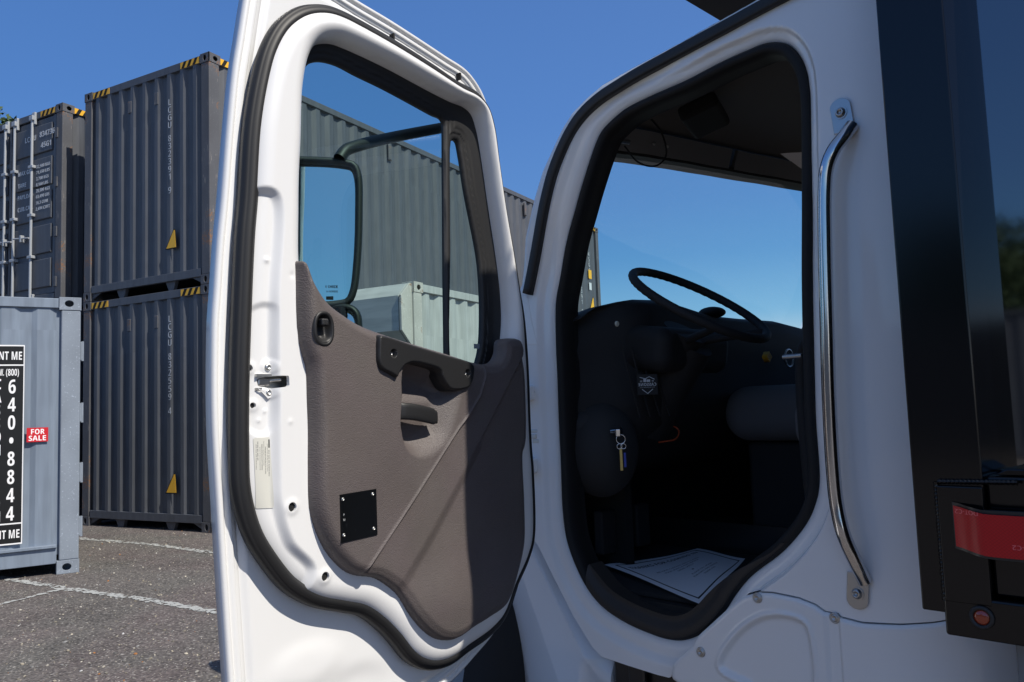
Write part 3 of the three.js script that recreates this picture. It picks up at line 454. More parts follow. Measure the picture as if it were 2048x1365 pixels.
// ---- open door: x runs towards the hinge, z towards the cab occupant
const door = group('door', scene, 'open white cab door with grey-brown inner trim'); door.position.set(.0404, 0, -2.5); door.rotation.y = 50 * Math.PI / 180; door.updateMatrixWorld(true); truck.attach(door);
{
  const fOut = field(T.outer), fSeal = field(T.seal), fWin = field(T.win), fTrim = field(T.trim, .006, .005), fGA = field(T.glassA), fGB = field(T.glassB), fCh = field(T.chan), fCh2 = field(T.chan2, .006, .004), fPk = field(T.pocket, .006, .004), fLatch = polyField(T.latch, .002, .05);
  const bump = (x, y, cx, cy, rx, ry, p = 2) => Math.exp(-Math.pow(Math.hypot((x - cx) / rx, (y - cy) / ry), p));
  // outer skin with its folded hem, bottom embossing
  const hemH = (x, y) => {
    const d = -fOut.at(x, y), low = 1 - smooth(y, .72, .92);
    let h = -.034 + .008 * smooth(d, .040, .060);
    h += low * (.006 * bump(x, y, -.80, .745, .09, .05, 4) - .007 * bump(x, y, -.66, .64, .10, .06, 4) + .004 * bump(x, y, -.90, .62, .05, .08, 3));
    h += .004 * bump(x, y, -.75, .875, .022, .010) - .002 * bump(x, y, -.50, .70, .02, .02);
    return h;
  };
  const [a, b, c, d] = fOut.box, bb = [a - .01, b + .01, c - .01, d + .01];
  put('outer_skin', [sheet(bb, .006, (x, y) => Math.max(fOut.at(x, y), -(fWin.at(x, y) - .0)), hemH, .012), sheet(bb, .02, (x, y) => Math.max(fOut.at(x, y), -(fWin.at(x, y) - .0)), () => -.055, 0, true)], M.white, door);
  put('hem_fold', sweep(curve2(T.outer, .012).map(p => V3(p.x, p.y, -.030)), [[-.002, -.026], [-.002, -.006], [.000, .001], [.004, .004], [.009, .004], [.012, .001], [.0135, -.003], [.017, -.003], [.020, .001], [.028, .0025], [.031, -.001], [.033, -.003], [.041, -.003], [.043, -.012]]), M.white, door);
  // inner pressing: raised between the seal and the window, channel down the lock side
  const holes = T.holes.map((p, i) => [...p, [.0105, .0105, .009, .0065][i]]);
  const frameH = (x, y) => {
    const s = -fSeal.at(x, y), w = fWin.at(x, y);
    const gap = s + Math.max(w, 0), ra = Math.min(.045, gap * .5 + .004), rb = Math.min(.042, gap * .45 + .004);
    let h = .036 * round4((s - .002) / ra);
    h -= .052 * (1 - round4(w / rb));
    h -= .017 * smooth(-fCh.at(x, y), -.010, .014) + .006 * smooth(-fCh2.at(x, y), -.008, .010);
    for (const [hx, hy, r] of holes) { const q = Math.hypot(x - hx, y - hy); h += .0025 * Math.exp(-(((q - r) / .008) ** 2)); }
    h += .0035 * bump(x, y, -.922, 1.422, .017, .017, 6) + .0035 * bump(x, y, -.922, 1.366, .016, .016, 6);
    h += .003 * bump(x, y, -.925, 1.66, .006, .006) - .0015 * bump(x, y, -.87, 1.63, .007, .007) + .0015 * bump(x, y, -.88, 1.30, .006, .006) + .002 * bump(x, y, -.945, 1.305, .005, .005) + .002 * bump(x, y, -.93, 1.325, .005, .005);
    return h;
  };
  put('inner_frame', sheet([fSeal.box[0] - .01, fSeal.box[1] + .01, fSeal.box[2] - .01, fSeal.box[3] + .01], .004, (x, y) => {
    let s = Math.max(fSeal.at(x, y) + .003, -fWin.at(x, y)); for (const [hx, hy, r] of holes) s = Math.max(s, r - Math.hypot(x - hx, y - hy)); return Math.max(s, -fLatch.at(x, y), -(fTrim.at(x, y) + .022));
  }, frameH, .010), M.whiteIn, door);
  for (const [x, y, r] of holes) put('hole_shade_disc', new THREE.LatheGeometry([[0, 0], [r * .8, .0], [r * 1.25, -.003], [r * 1.3, -.006]].map(p => new THREE.Vector2(p[0], p[1])), 20).rotateX(Math.PI / 2).translate(x, y, frameH(x, y) - .0035), M.black, door);  // black discs stand in for the dark, shaded inside of the holes
  // door seal
  const sp = curve2(T.seal, .009); put('door_seal', sweep(sp, [[-.019, -.010], [-.021, .004], [-.017, .016], [-.008, .022], [.002, .021], [.006, .015], [.010, .014], [.015, .010], [.018, .0], [.017, -.012]]), M.rubber, door);
  put('header_clip', T.clips.map(p => box(p[0] - .003, p[0] + .003, p[1] - .012, p[1] + .008, -.028, -.012)), M.black, door);
  // window surround, glass
  const barTop = (x, y) => Math.min(fGA.at(x, y), fGB.at(x, y));
  put('window_channel', sheet([fWin.box[0] - .02, fWin.box[1] + .02, fWin.box[2] - .02, fWin.box[3] + .02], .005, (x, y) => Math.max(fWin.at(x, y) - .007, -fGA.at(x, y), -fGB.at(x, y)), (x, y) => { const g = Math.min(fGA.at(x, y), fGB.at(x, y)); return -.034 + .009 * round4(g / .012) + .003 * smooth(g, .018, .022) + .002 * smooth(g, .03, .04); }, .008), M.rubber, door);
  put('window_glass', new THREE.ShapeGeometry(new THREE.Shape(curve2(T.glassA, .02).map(p => new THREE.Vector2(p.x, p.y)))).translate(0, 0, -.040), M.glassSide, door);
  put('quarter_glass', new THREE.ShapeGeometry(new THREE.Shape(curve2(T.glassB, .02).map(p => new THREE.Vector2(p.x, p.y)))).translate(0, 0, -.040), M.glassSide, door);
  const [ws] = T.winstickers; put('glass_sticker', box(ws[0] - .014, ws[0] + .012, ws[1] - .006, ws[1] + .008, -.0345, -.0335), S(.25, .29, .33, { roughness: .5 }), door);
  // trim panel
  const line = (pts, x, y) => { let best = 1e9, sgn = 1; for (let i = 0; i < pts.length - 1; i++) { const [ax, ay] = pts[i], [bx, by] = pts[i + 1], ex = bx - ax, ey = by - ay, t = clamp(((x - ax) * ex + (y - ay) * ey) / (ex * ex + ey * ey)), dx = x - ax - ex * t, dy = y - ay - ey * t, q = Math.hypot(dx, dy); if (q < best) { best = q; sgn = ex * (y - ay) - ey * (x - ax) > 0 ? 1 : -1; } } return best * sgn; };
  const c1 = [[-.262, 1.48], [-.270, 1.40], ...T.crease1, [-.76, .893]], c2 = [[-.30, 1.215], ...T.crease2, [-.66, .82]];
  const trimH = (x, y) => {
    const e = -fTrim.at(x, y); let h = .030 + .046 * round4(e / .030);
    const p = -fPk.at(x, y), soft = smooth(x, -.60, -.48); h -= (.040 + .020 * smooth(y, 1.33, 1.38)) * smooth(p, -.004 - .012 * soft, .012 + .050 * soft);
    const l1 = line(c1, x, y), l2 = line(c2, x, y);
    h += (-.009 * smooth(l1, -.001, .006) + .0035 * Math.exp(-((l1 / .005) ** 2))) * smooth(e, 0, .02);
    h -= .010 * smooth(l2, -.010, .028) * smooth(y, .80, .95);
    h += .010 * bump(x, y, -.42, .86, .10, .11, 2.5);
    return Math.max(h, .008);
  };
  const [kx, ky] = T.knob[0], eg = (ra, rb) => Array.from({ length: 40 }, (_, i) => { const a = i / 40 * 2 * Math.PI, s = Math.sin(a), c2 = Math.cos(a); return V3(kx + ra * Math.sign(c2) * Math.pow(Math.abs(c2), .85), ky + rb * Math.sign(s) * Math.pow(Math.abs(s), .85), .074); }), fE = new Field(eg(.024, .036), .002, .03);
  const inKnob = (x, y) => Math.abs(x - kx) < .04 && Math.abs(y - ky) < .05 ? -fE.at(x, y) : -1;
  const trim = put('trim_panel', sheet([fTrim.box[0] - .01, fTrim.box[1] + .01, fTrim.box[2] - .01, fTrim.box[3] + .01], .0042, (x, y) => Math.max(fTrim.at(x, y), inKnob(x, y)), trimH, .012), M.trim, door, 'grained grey-brown plastic inner trim panel');
  // grab bar with two screw wells
  const fBar = field(T.bar, .005, .003), bs = T.barscrews;
  put('grab_bar', sheet([fBar.box[0] - .01, fBar.box[1] + .01, fBar.box[2] - .01, fBar.box[3] + .01], .003, (x, y) => fBar.at(x, y), (x, y) => { let h = .068 + .020 * round4(-fBar.at(x, y) / .007); for (const [sx, sy] of bs) h -= .014 * (1 - smooth(Math.hypot(x - sx, y - sy), .0075, .0105)); return h; }, .03), M.plastic, door, 'black plastic grab bar');
  for (const [x, y] of bs) put('screw', head(x, y, .0755, .0062, .003), M.steel, door);
  // inside door lever in the pocket
  const lv = T.lever, lp = [[-.600, 1.316, .036], [-.597, 1.316, .052], [-.584, 1.315, .068], [-.550, 1.312, .075], [-.510, 1.305, .076], [-.466, 1.296, .073]];
  const lever = (() => { const cv = new THREE.CatmullRomCurve3(lp.map(p => V3(...p))), n = 30, P = [], I = [], m = 14; for (let i = 0; i <= n; i++) { const p = cv.getPointAt(i / n), w = (i < 3 ? .019 : .021) * (i > n - 2 ? .82 : 1), t = .007; for (let k = 0; k < m; k++) { const a = k / m * 2 * Math.PI, ca = Math.sign(Math.cos(a)) * Math.pow(Math.abs(Math.cos(a)), .6), sa = Math.sign(Math.sin(a)) * Math.pow(Math.abs(Math.sin(a)), .7); const bend = i < 6 ? 1 - i / 6 : 0; P.push(p.x - t * sa * bend * 1.2, p.y + w * ca, p.z + t * sa * (1 - bend * .6)); } } for (let i = 0; i < n; i++) for (let k = 0; k < m; k++) { const a = i * m + k, b = i * m + (k + 1) % m; I.push(a, b, a + m, b, b + m, a + m); } for (const s of [0, n * m]) for (let k = 1; k < m - 1; k++) I.push(s, s + k, s + k + 1); const g = new THREE.BufferGeometry(); g.setAttribute('position', new THREE.Float32BufferAttribute(P, 3)); g.setIndex(I); g.computeVertexNormals(); return g; })();
  put('door_lever', [lever, box(-.610, -.588, 1.262, 1.336, .032, .046, .006)], M.plastic, door, 'black inside door release lever');
  // lock knob: oval bezel, dish and slider
  put('lock_bezel', sweep(eg(.024, .036), oval(.005, .005, 10)), M.plastic, door);
  put('lock_dish', sheet([kx - .03, kx + .03, ky - .045, ky + .045], .0025, (x, y) => fE.at(x, y), (x, y) => .0775 - .016 * smooth(-fE.at(x, y), .002, .014) * smooth(y, ky - .04, ky - .01) + .004 * bump(x, y, kx, ky - .016, .012, .012)), M.plastic, door);
  put('lock_slider', new RoundedBoxGeometry(.020, .018, .026, 3, .005).translate(kx - .002, ky + .014, .073), M.plastic, door);
  // riveted black plate
  const pl = T.plate, tex = canvasTex(256, 256, (g, W, H) => { g.fillStyle = '#08090a'; g.fillRect(0, 0, W, H); g.fillStyle = '#c9cbcc'; g.font = '17px sans-serif'; g.fillText('P', 18, 120); g.fillText('M', 17, 146); g.strokeStyle = 'rgba(150,155,165,.25)'; g.lineWidth = 2; for (const [x, y, l] of [[36, 160, 22], [96, 196, 12], [206, 222, 12]]) { g.beginPath(); g.moveTo(x, y); g.lineTo(x + 5, y + l); g.stroke(); } });
  const pg = slab(pl.map(p => [p[0], p[1]]).reverse(), .003, .0006), pu = pg.attributes.uv, pp = pg.attributes.position; for (let i = 0; i < pp.count; i++) pu.setXY(i, (pp.getX(i) + .780) / .107, (pp.getY(i) - 1.024) / .110);
  put('cover_plate', pg.translate(0, 0, .0755), PH(1, 1, 1, { map: tex, roughness: .3 }), door, 'square black plate riveted to the trim');
  for (const [x, y] of T.platescrews) put('rivet', head(x, y, .0787, .0042, .0028), M.zinc, door);
  // certification sticker lying on the pressing
  const st = canvasTex(256, 1024, (g, W, H) => { g.fillStyle = '#d9d8cf'; g.fillRect(0, 0, W, H); g.fillStyle = '#26282a'; g.save(); g.translate(W, 0); g.rotate(Math.PI / 2); g.font = 'bold 13px sans-serif'; const rows = ['MFD BY  TRUCKS  GVWR  INCOMPLETE VEHICLE', 'GAWR FRONT WITH TIRES RIMS AT PSI COLD SINGLE', 'GAWR REAR WITH TIRES RIMS AT PSI COLD DUAL', 'THIS VEHICLE CONFORMS TO ALL APPLICABLE', 'FEDERAL MOTOR VEHICLE SAFETY STANDARDS', 'IN EFFECT ON THE DATE OF MANUFACTURE', 'TYPE TRUCK  BODY  MODEL  DATE']; g.fillRect(40, 26, 120, 18); [44, 66, 96, 120, 148, 176, 206, 226].forEach((y, i) => { g.font = (i % 2 ? '' : 'bold ') + '17px sans-serif'; g.fillText(rows[i % 7], i === 0 ? 190 : 60 + 40 * (i % 3), y, 760); }); g.restore(); });
  const fSt = polyField(T.sticker, .002, .03), sg = sheet([fSt.box[0] - .004, fSt.box[1] + .004, fSt.box[2] - .004, fSt.box[3] + .004], .004, (x, y) => fSt.at(x, y), (x, y) => frameH(x, y) + .0012); { const p = sg.attributes.position, u = sg.attributes.uv; for (let i = 0; i < p.count; i++) u.setXY(i, (p.getX(i) + .961) / .042, (p.getY(i) - 1.115) / .154); }
  put('data_sticker', sg, S(1, 1, 1, { map: st, roughness: .45 }), door, 'pale data sticker with rows of small print');
  // lock latch
  {
    put('latch_housing', [box(-.953, -.877, 1.370, 1.406, -.004, .0), box(-.953, -.877, 1.400, 1.406, 0, .020), box(-.953, -.877, 1.370, 1.376, 0, .014)], M.zinc, door);
    put('latch_claw', [box(-.946, -.915, 1.380, 1.396, .0, .014, .004), rod([-.914, 1.392, .004], [-.890, 1.394, .016], .005)], M.steel, door);
    put('latch_plate', slab([[-.951, 1.376], [-.925, 1.352], [-.914, 1.356], [-.912, 1.370], [-.948, 1.372]], .002).translate(0, 0, frameH(-.93, 1.36) + .001), M.whiteIn, door);
    for (const [sx, sy] of T.latchscrews) put('screw', head(sx, sy, frameH(sx, sy) + .001, .0085, .004), M.zinc, door);
  }
}
// ---- mirror on its arm, outside the door
const mir = group('side_mirror', scene, 'black framed side mirror on a bent tube arm');
{
  const loop = curve2(T.mirror, .012), Z = -2.1, out = loop.map(p => [p.x, p.y]);
  const fM = new Field(loop.map(p => V3(p.x, p.y, 0)), .004, .05), [a, b, c, d] = fM.box, tilt = (x, y) => Z - .015 * (y - 1.8) - .24 * (x + .5);
  put('mirror_shell', [sheet([a - .01, b + .01, c - .01, d + .01], .006, (x, y) => fM.at(x, y), (x, y) => tilt(x, y) - .10 * round4(-fM.at(x, y) / .09), 0, true), sweep(loop.map(p => V3(p.x, p.y, tilt(p.x, p.y))), oval(.010, .014, 10))], M.rubber, mir);
  put('mirror_glass', sheet([a, b, c, d], .01, (x, y) => fM.at(x, y) + .006, (x, y) => tilt(x, y) - .012), M.mirror, mir);
  put('mirror_arm', tube(T.arm, .0165, 12, false, 40), M.rubber, mir);
  put('lower_arm', tube([T.mlow, [T.mlow[0] + .004, T.mlow[1] - .05, -2.12], [T.mlow[0], T.mlow[1] - .12, -2.14]], .012, 10), M.rubber, mir);
  const [cx, cy] = T.convex, ring = Array.from({ length: 36 }, (_, i) => { const a = i / 36 * 2 * Math.PI, q = v => Math.sign(v) * Math.pow(Math.abs(v), .65); return V3(cx + .058 * q(Math.cos(a)), cy + .055 * q(Math.sin(a)), -2.11); });
  put('convex_rim', sweep(ring, oval(.009, .016, 10)), M.rubber, mir);
  put('convex_glass', new THREE.SphereGeometry(.16, 24, 10, 0, Math.PI * 2, 0, .36).rotateX(Math.PI / 2).scale(1, 1, 1).translate(cx, cy, -2.11 - .155), M.mirror, mir);
  put('mirror_print', [text('PLEASE CHECK', .006, .0003, fontB, .5).translate(T.mmark[0], T.mmark[1] + .012, tilt(T.mmark[0], T.mmark[1]) - .0115), text('OBJECTS IN MIRROR', .0045, .0003, font, .5).translate(T.mmark[0], T.mmark[1], tilt(T.mmark[0], T.mmark[1]) - .0115), box(T.mmark[0] - .016, T.mmark[0] + .016, T.mmark[1] - .020, T.mmark[1] - .011, tilt(T.mmark[0], T.mmark[1]) - .0118, tilt(T.mmark[0], T.mmark[1]) - .011)], M.black, mir);
  truck.attach(mir);
}
// ---- cab shell: x runs to the rear, z out of the driver's side
const B = (...a) => box(...a);
{
  const sideLoop = [...T.side, ...T.seam, ...T.sidebot], fSide = polyField(sideLoop, .006, .16), fG = field(T.gask), [a, b, c, d] = fSide.box;
  const sideH = (x, y) => {
    const g = fG.at(x, y), rear = smooth(x, .30, .52), crease = .026 + .016 * smooth(y, 1.9, 1.0);
    let h = -.045 + .020 * round4(g / .030);
    const skin = rear * smooth(g, crease, crease + .014) + (1 - rear) * 0; h += .034 * skin;
    h += (1 - rear) * .012 * smooth(g, .045, .075);
    h += smooth(y, 1.7, 2.0) * .020 * (round4(g / .05)) * (1 - skin);
    h -= .20 * Math.max(0, y - 1.95) ** 2 + 1.6 * Math.max(0, x - .88) ** 2;
    const e = -fSide.at(x, y); h -= .015 * (1 - round4(e / .02)) * smooth(y, 1.6, 1.8);
    return h;
  };
  put('cab_side', sheet([a - .01, b + .01, c - .01, d + .01], .006, (x, y) => Math.max(fSide.at(x, y), -(fG.at(x, y) + .006)), sideH, .03), M.white, truck);
  // drip-rail weatherstrip and door aperture gasket
  put('drip_rail', sweep(curve2(T.strip, .02, false).map(p => V3(p.x, p.y, sideH(p.x, p.y) + .010)), [[-.017, -.012], [-.017, .006], [-.012, .012], [.012, .012], [.017, .006], [.017, -.012]], false), M.rubber, truck);
  const gl = curve2(T.gask, .01).map(p => V3(p.x, p.y, -.04));
  put('aperture_gasket', sweep(gl, [[-.004, -.03], [-.005, .008], [.004, .018], [.016, .018], [.024, .006], [.026, -.05]].map(p => [-p[0], p[1]])), M.rubberDull, truck);
  put('aperture_lining', sweep(gl, [[.0, -.07], [-.004, -.03], [-.016, -.045], [-.020, -.075]].map(p => [p[0], p[1]])), M.cabin, truck);
  const gI = (x, y) => fG.at(x, y);
  put('scuff_plate', sheet([fG.box[0], fG.box[1], fG.box[2], 1.0], .006, (x, y) => Math.max(gI(x, y) + .004, -(gI(x, y) + .010 + .050 * smooth(y, .93, .78)), y - .95, -(x + .02)), (x, y) => -.030 + .012 * round4(-gI(x, y) / .012) - .016 * smooth(-gI(x, y), .02, .05), .06), S(.030, .026, .024, { roughness: .6, bumpMap: trimGrain, bumpScale: .0004 }), truck, 'dark sill trim along the lower door opening');
  // hinge pillar details
  put('cowl_filler', slab(T.conepil, .02, .006).translate(0, 0, -.032), M.white, truck);
  for (const k of ['hingeplA', 'hingeplB']) put('hinge_plate', slab(T[k].slice().reverse(), .010, .003).translate(0, 0, -.030), M.white, truck);
  for (const [i, [x, y]] of T.hinges.entries()) {
    if (i < 2) put('hinge_bolt', head(x, y, -.018, .010, .006), M.steel, truck);
    else if (i < 4) { put('lower_hinge', [B(x - .05, x + .012, y - .022, y + .022, -.034, -.016, .006), B(x - .055, x - .03, y - .03, y + .03, -.03, .03, .006)], M.white, truck); put('hinge_bolt', head(x - .004, y + .006, -.016, .010, .006), M.white, truck); }
    else { put('check_strap', [B(x - .10, x + .012, y - .008, y + .006, -.022, -.008, .002), B(x - .012, x + .018, y + .010, y + .022, -.034, -.012, .003), B(x - .008, x + .022, y - .024, y - .010, -.034, -.012, .003)], M.zinc, truck); put('strap_bolt', head(x - .004, y + .022, -.02, .009, .005), M.white, truck); }
  }
  put('hinge_arm', [B(-.34, -.20, 1.335, 1.385, -.03, .03, .01), B(-.34, -.20, 1.10, 1.15, -.03, .03, .01)], M.white, truck);
  // roof, far side, back wall, floor, bulkhead
  const prof = T.side.slice(4).filter(p => p[1] > 1.9), ZW = -2.02, crown = t => .07 * Math.sin(Math.PI * t);
  const strip = (pts, z0, z1, n, lift, down = 0) => { const P = [], I = [], m = pts.length; for (let j = 0; j <= n; j++) for (const p of pts) P.push(p[0], p[1] + lift(j / n) - down, z0 + (z1 - z0) * j / n); for (let j = 0; j < n; j++) for (let i = 0; i < m - 1; i++) { const q = j * m + i; I.push(q, q + 1, q + m, q + 1, q + m + 1, q + m); } const g = new THREE.BufferGeometry(); g.setAttribute('position', new THREE.Float32BufferAttribute(P, 3)); g.setIndex(I); g.computeVertexNormals(); return g; };
  const roofPts = [[.03, 2.225], [.10, 2.262], [.3, 2.30], [.66, 2.355], [1.0, 2.43], [1.07, 2.40], [1.07, 2.0]];
  put('roof', strip(roofPts, -.055, ZW, 14, t => 2.8 * crown(t) - .012), M.white, truck);
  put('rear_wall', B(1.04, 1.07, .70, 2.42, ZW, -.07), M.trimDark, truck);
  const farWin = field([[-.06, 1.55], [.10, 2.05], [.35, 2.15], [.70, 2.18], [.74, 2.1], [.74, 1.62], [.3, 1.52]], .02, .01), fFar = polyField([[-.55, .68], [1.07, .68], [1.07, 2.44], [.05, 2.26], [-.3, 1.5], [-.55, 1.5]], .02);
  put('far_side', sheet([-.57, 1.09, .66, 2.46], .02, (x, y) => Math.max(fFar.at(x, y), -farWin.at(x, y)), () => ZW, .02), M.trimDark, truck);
  put('floor_pan', B(-.55, 1.05, .66, .735, ZW, -.075), M.cabin, truck);
  put('floor_mat', B(-.45, .95, .736, .752, -.98, -.10, .006), S(.012, .012, .013, { roughness: .95 }), truck);
  put('bulkhead', B(-.58, -.53, .66, 1.52, ZW, -.24), M.cabin, truck);
  put('cowl_side', B(-.53, -.27, .72, 1.40, -.25, -.21, .01), M.cabin, truck);
  // windscreen and its header, visors
  const HY = [[-.05, 2.105], [-.1, 2.118], [-.4, 2.17], [-.7, 2.212], [-1, 2.244], [-1.4, 2.274], [-1.95, 2.296]], hy = z => { let k = 0; while (k < HY.length - 2 && -z > -HY[k + 1][0]) k++; const [a, ya] = HY[k], [b2, yb] = HY[k + 1]; return ya + (yb - ya) * clamp((z - a) / (b2 - a)); };
  const bow = z => .14 * Math.sin(Math.PI * clamp((-z - .05) / 1.95)), wp = (t, z) => [-.30 + .34 * t - bow(z) * (1 - .4 * t), 1.46 + (hy(z) + .03 - 1.46) * t, z];
  const grid = (f, nu, nv) => { const P = [], I = []; for (let j = 0; j <= nv; j++) for (let i = 0; i <= nu; i++) P.push(...f(i / nu, j / nv)); for (let j = 0; j < nv; j++) for (let i = 0; i < nu; i++) { const q = j * (nu + 1) + i; I.push(q, q + 1, q + nu + 1, q + 1, q + nu + 2, q + nu + 1); } const g = new THREE.BufferGeometry(); g.setAttribute('position', new THREE.Float32BufferAttribute(P, 3)); g.setIndex(I); g.computeVertexNormals(); return g; };
  put('windscreen', grid((u, v) => wp(u, -.075 - 1.92 * v), 8, 24), M.glassFront, truck);
  const hu = z => .02 - .10 * Math.sin(Math.PI * -z / 2);
  const band = (u0, y0, u1, y1, za, zb) => grid((s, t) => { const z = za + (zb - za) * t; return [hu(z) + u0 + (u1 - u0) * s, hy(z) + y0 + (y1 - y0) * s, z]; }, 1, 24);
  put('headliner', grid((s, t) => { const z = -.062 - 1.93 * t; return [hu(z) + .06 + (1.03 - hu(z) - .06) * s, (hy(z) + .10) * (1 - s) + (2.36 + .8 * crown(t)) * s + .05 * Math.sin(Math.PI * s), z]; }, 12, 20), M.liner, truck);
  put('windscreen_header', [band(-.03, .0, .06, .0, -.06, -1.95), band(-.03, 0, -.03, .10, -.06, -.26), band(-.03, 0, -.03, .22, -.26, -1.95), band(.06, 0, .06, .02, -.06, -1.95)], M.cabin, truck);
  for (const [za, zb] of [[-.14, -1.02], [-1.06, -1.9]]) { put('sun_visor', [band(.062, .010, .085, .085, za, zb), band(.085, .085, .075, .088, za, zb), band(.062, .010, .045, .012, za, zb), band(.045, .012, .075, .088, za, zb)], M.visor, truck); }
  for (const z of [-.42, -.52]) put('visor_screw', head(0, 0, 0, .006, .003).rotateY(Math.PI / 2).translate(hu(z) + .078, hy(z) + .045, z), M.zinc, truck);
  put('visor_pivot', [rod([hu(-.15) + .07, hy(-.15) + .09, -.10], [hu(-.2) + .075, hy(-.2) + .09, -.22], .008), rod([hu(-.17) + .09, hy(-.17) + .03, -.15], [hu(-.2) + .10, hy(-.2) + .028, -.20], .008)], M.steel, truck);
  put('roof_console', new RoundedBoxGeometry(.13, .05, .23, 3, .015).rotateZ(.30).rotateY(.35).translate(.235, 2.262, -.43), M.black, truck, 'dark rectangular panel set in the headliner');
  put('hanging_wire', tube([[.10, 2.14, -.16], [.12, 2.09, -.20], [.14, 2.085, -.27], [.15, 2.13, -.32], [.15, 2.20, -.30], [.14, 2.24, -.26]], .003, 6, false, 40), M.black, truck);
  // dashboard: section carried across the cab, taller in front of the driver
  const DY = [[-.06, 1.58], [-.15, 1.635], [-.3, 1.668], [-.45, 1.676], [-.6, 1.665], [-.8, 1.640], [-1, 1.640], [-1.3, 1.645], [-1.6, 1.622], [-1.97, 1.615]], dy = z => { let k = 0; while (k < DY.length - 2 && -z > -DY[k + 1][0]) k++; const [a, ya] = DY[k], [b2, yb] = DY[k + 1], t = clamp((z - a) / (b2 - a)); return ya + (yb - ya) * t; };
  const sec = z => { const e = smooth(-z, .05, .16), y = dy(z); const f = .16 * (1 - smooth(-z, .06, .34)), q = [[-.50, y - .14], [-.12, y - .016], [-.05, y - .003], [-.01, y - .003], [.03, y - .02], [.05, y - .06], [.055, y - .12], [.05, y - .20], [.06, y - .34], [.03, 1.24], [-.10, 1.12], [-.30, 1.05], [-.50, 1.02]]; return q.map(([u, v], i) => [u - f * (i > 3 ? 1 : .25), v]); };
  put('dashboard', [grid((s, t) => { const z = -.085 - 1.885 * t, q = sec(z), f = s * (q.length - 1), i = Math.min(q.length - 2, Math.floor(f)), w = f - i; return [q[i][0] + (q[i + 1][0] - q[i][0]) * w, q[i][1] + (q[i + 1][1] - q[i][1]) * w, z]; }, 40, 50), slab(sec(-.085).map(p => [p[0], p[1]]), .012, .002).translate(0, 0, -.096)], M.cabin, truck);
  const ribs = []; for (let i = 0; i < 4; i++) ribs.push(tube([[.052, 1.50 - .01 * i, -.16 - .05 * i], [.060, 1.40, -.18 - .05 * i], [.066, 1.27, -.22 - .055 * i]], .004, 6)); put('dash_rib', ribs, M.cabin, truck);
  put('dash_hump', new THREE.SphereGeometry(.05, 20, 10).scale(1, .45, 1.1).translate(.0, 1.648, -.80), M.cabin, truck);
  put('indicator_knob', head(0, 0, 0, .009, .004).rotateY(Math.PI / 2).translate(.064, 1.566, -.125), S(.5, .5, .42), truck);
  put('cowl_gap_shade', sweep(curve2([[-.232, .902], ...T.sidebot.slice(2, 9).reverse()], .01, false).map(q => V3(q.x, q.y, -.044)), oval(.007, .012, 10), false), M.rubberDull, truck);  // black strip added for the shade in the gap between cab side and fender
  put('lower_dash_panel', [new THREE.SphereGeometry(1, 28, 20).scale(.12, .16, .13).translate(-.085, 1.17, -.20), new RoundedBoxGeometry(.16, .22, .12, 5, .055).translate(-.12, 1.19, -.14)], M.cabinGrey, truck, 'grey lower dash panel with the ignition lock');
  put('column_shroud', [new THREE.CylinderGeometry(.075, .105, .34, 20).rotateZ(-.7).translate(.03, 1.38, -.43), new RoundedBoxGeometry(.30, .15, .42, 4, .05).rotateZ(-.15).translate(.01, 1.50, -.45)], M.cabin, truck);
  put('brake_knob', [new THREE.CylinderGeometry(.020, .020, .022, 4).rotateZ(Math.PI / 2).translate(.14, 1.472, -.94)], S(.55, .30, .01), truck, 'yellow parking brake knob');
  put('gauge_ring', new THREE.TorusGeometry(.035, .004, 8, 28).rotateY(Math.PI / 2).translate(.10, 1.475, -1.20), M.steel, truck);
  put('wire_loop', tube([[.0, 1.25, -.42], [.04, 1.22, -.47], [.05, 1.19, -.44], [.02, 1.18, -.38]], .003, 6, false, 24), S(.35, .05, .01), truck);
  // mirrored company decal on a dark card by the column
  const logo = canvasTex(512, 512, (g, W, H) => { g.fillStyle = '#020203'; g.fillRect(0, 0, W, H); g.translate(W, 0); g.scale(-1, 1); g.fillStyle = '#bfc2c4'; g.strokeStyle = '#bfc2c4'; g.textAlign = 'center'; g.font = 'bold 104px sans-serif'; g.fillText('CASSONE', W / 2, 290, 470); g.font = '30px sans-serif'; g.fillText('TRUCK & EQUIPMENT SALES', W / 2, 336, 470); g.font = 'bold 56px sans-serif'; g.fillText('19', 110, 190); g.fillText('56', 405, 190); g.lineWidth = 16; g.beginPath(); g.moveTo(120, 370); g.lineTo(W / 2, 480); g.lineTo(392, 370); g.stroke(); g.beginPath(); g.moveTo(70, 130); g.lineTo(200, 60); g.lineTo(300, 110); g.lineTo(440, 70); g.stroke(); g.fillRect(180, 130, 90, 60); g.fillRect(280, 110, 70, 80); g.font = '54px sans-serif'; g.fillText('★', W / 2, 420); });
  { const m = put('decal_card', new THREE.PlaneGeometry(.066, .066), S(1, 1, 1, { map: logo, roughness: .6, side: THREE.DoubleSide }), truck, 'small mirrored company emblem by the steering column'); m.position.set(.082, 1.373, -.245); m.rotation.y = Math.PI / 4; }
  // steering wheel
  const sw = group('steering_wheel', truck); sw.position.set(.20, 1.632, -.39); sw.rotation.z = -34 * Math.PI / 180;
  const rim = []; for (let i = 0; i < 120; i++) { const t = i / 120 * 2 * Math.PI; rim.push(V3(.235 * Math.cos(t), 0, .235 * Math.sin(t))); }
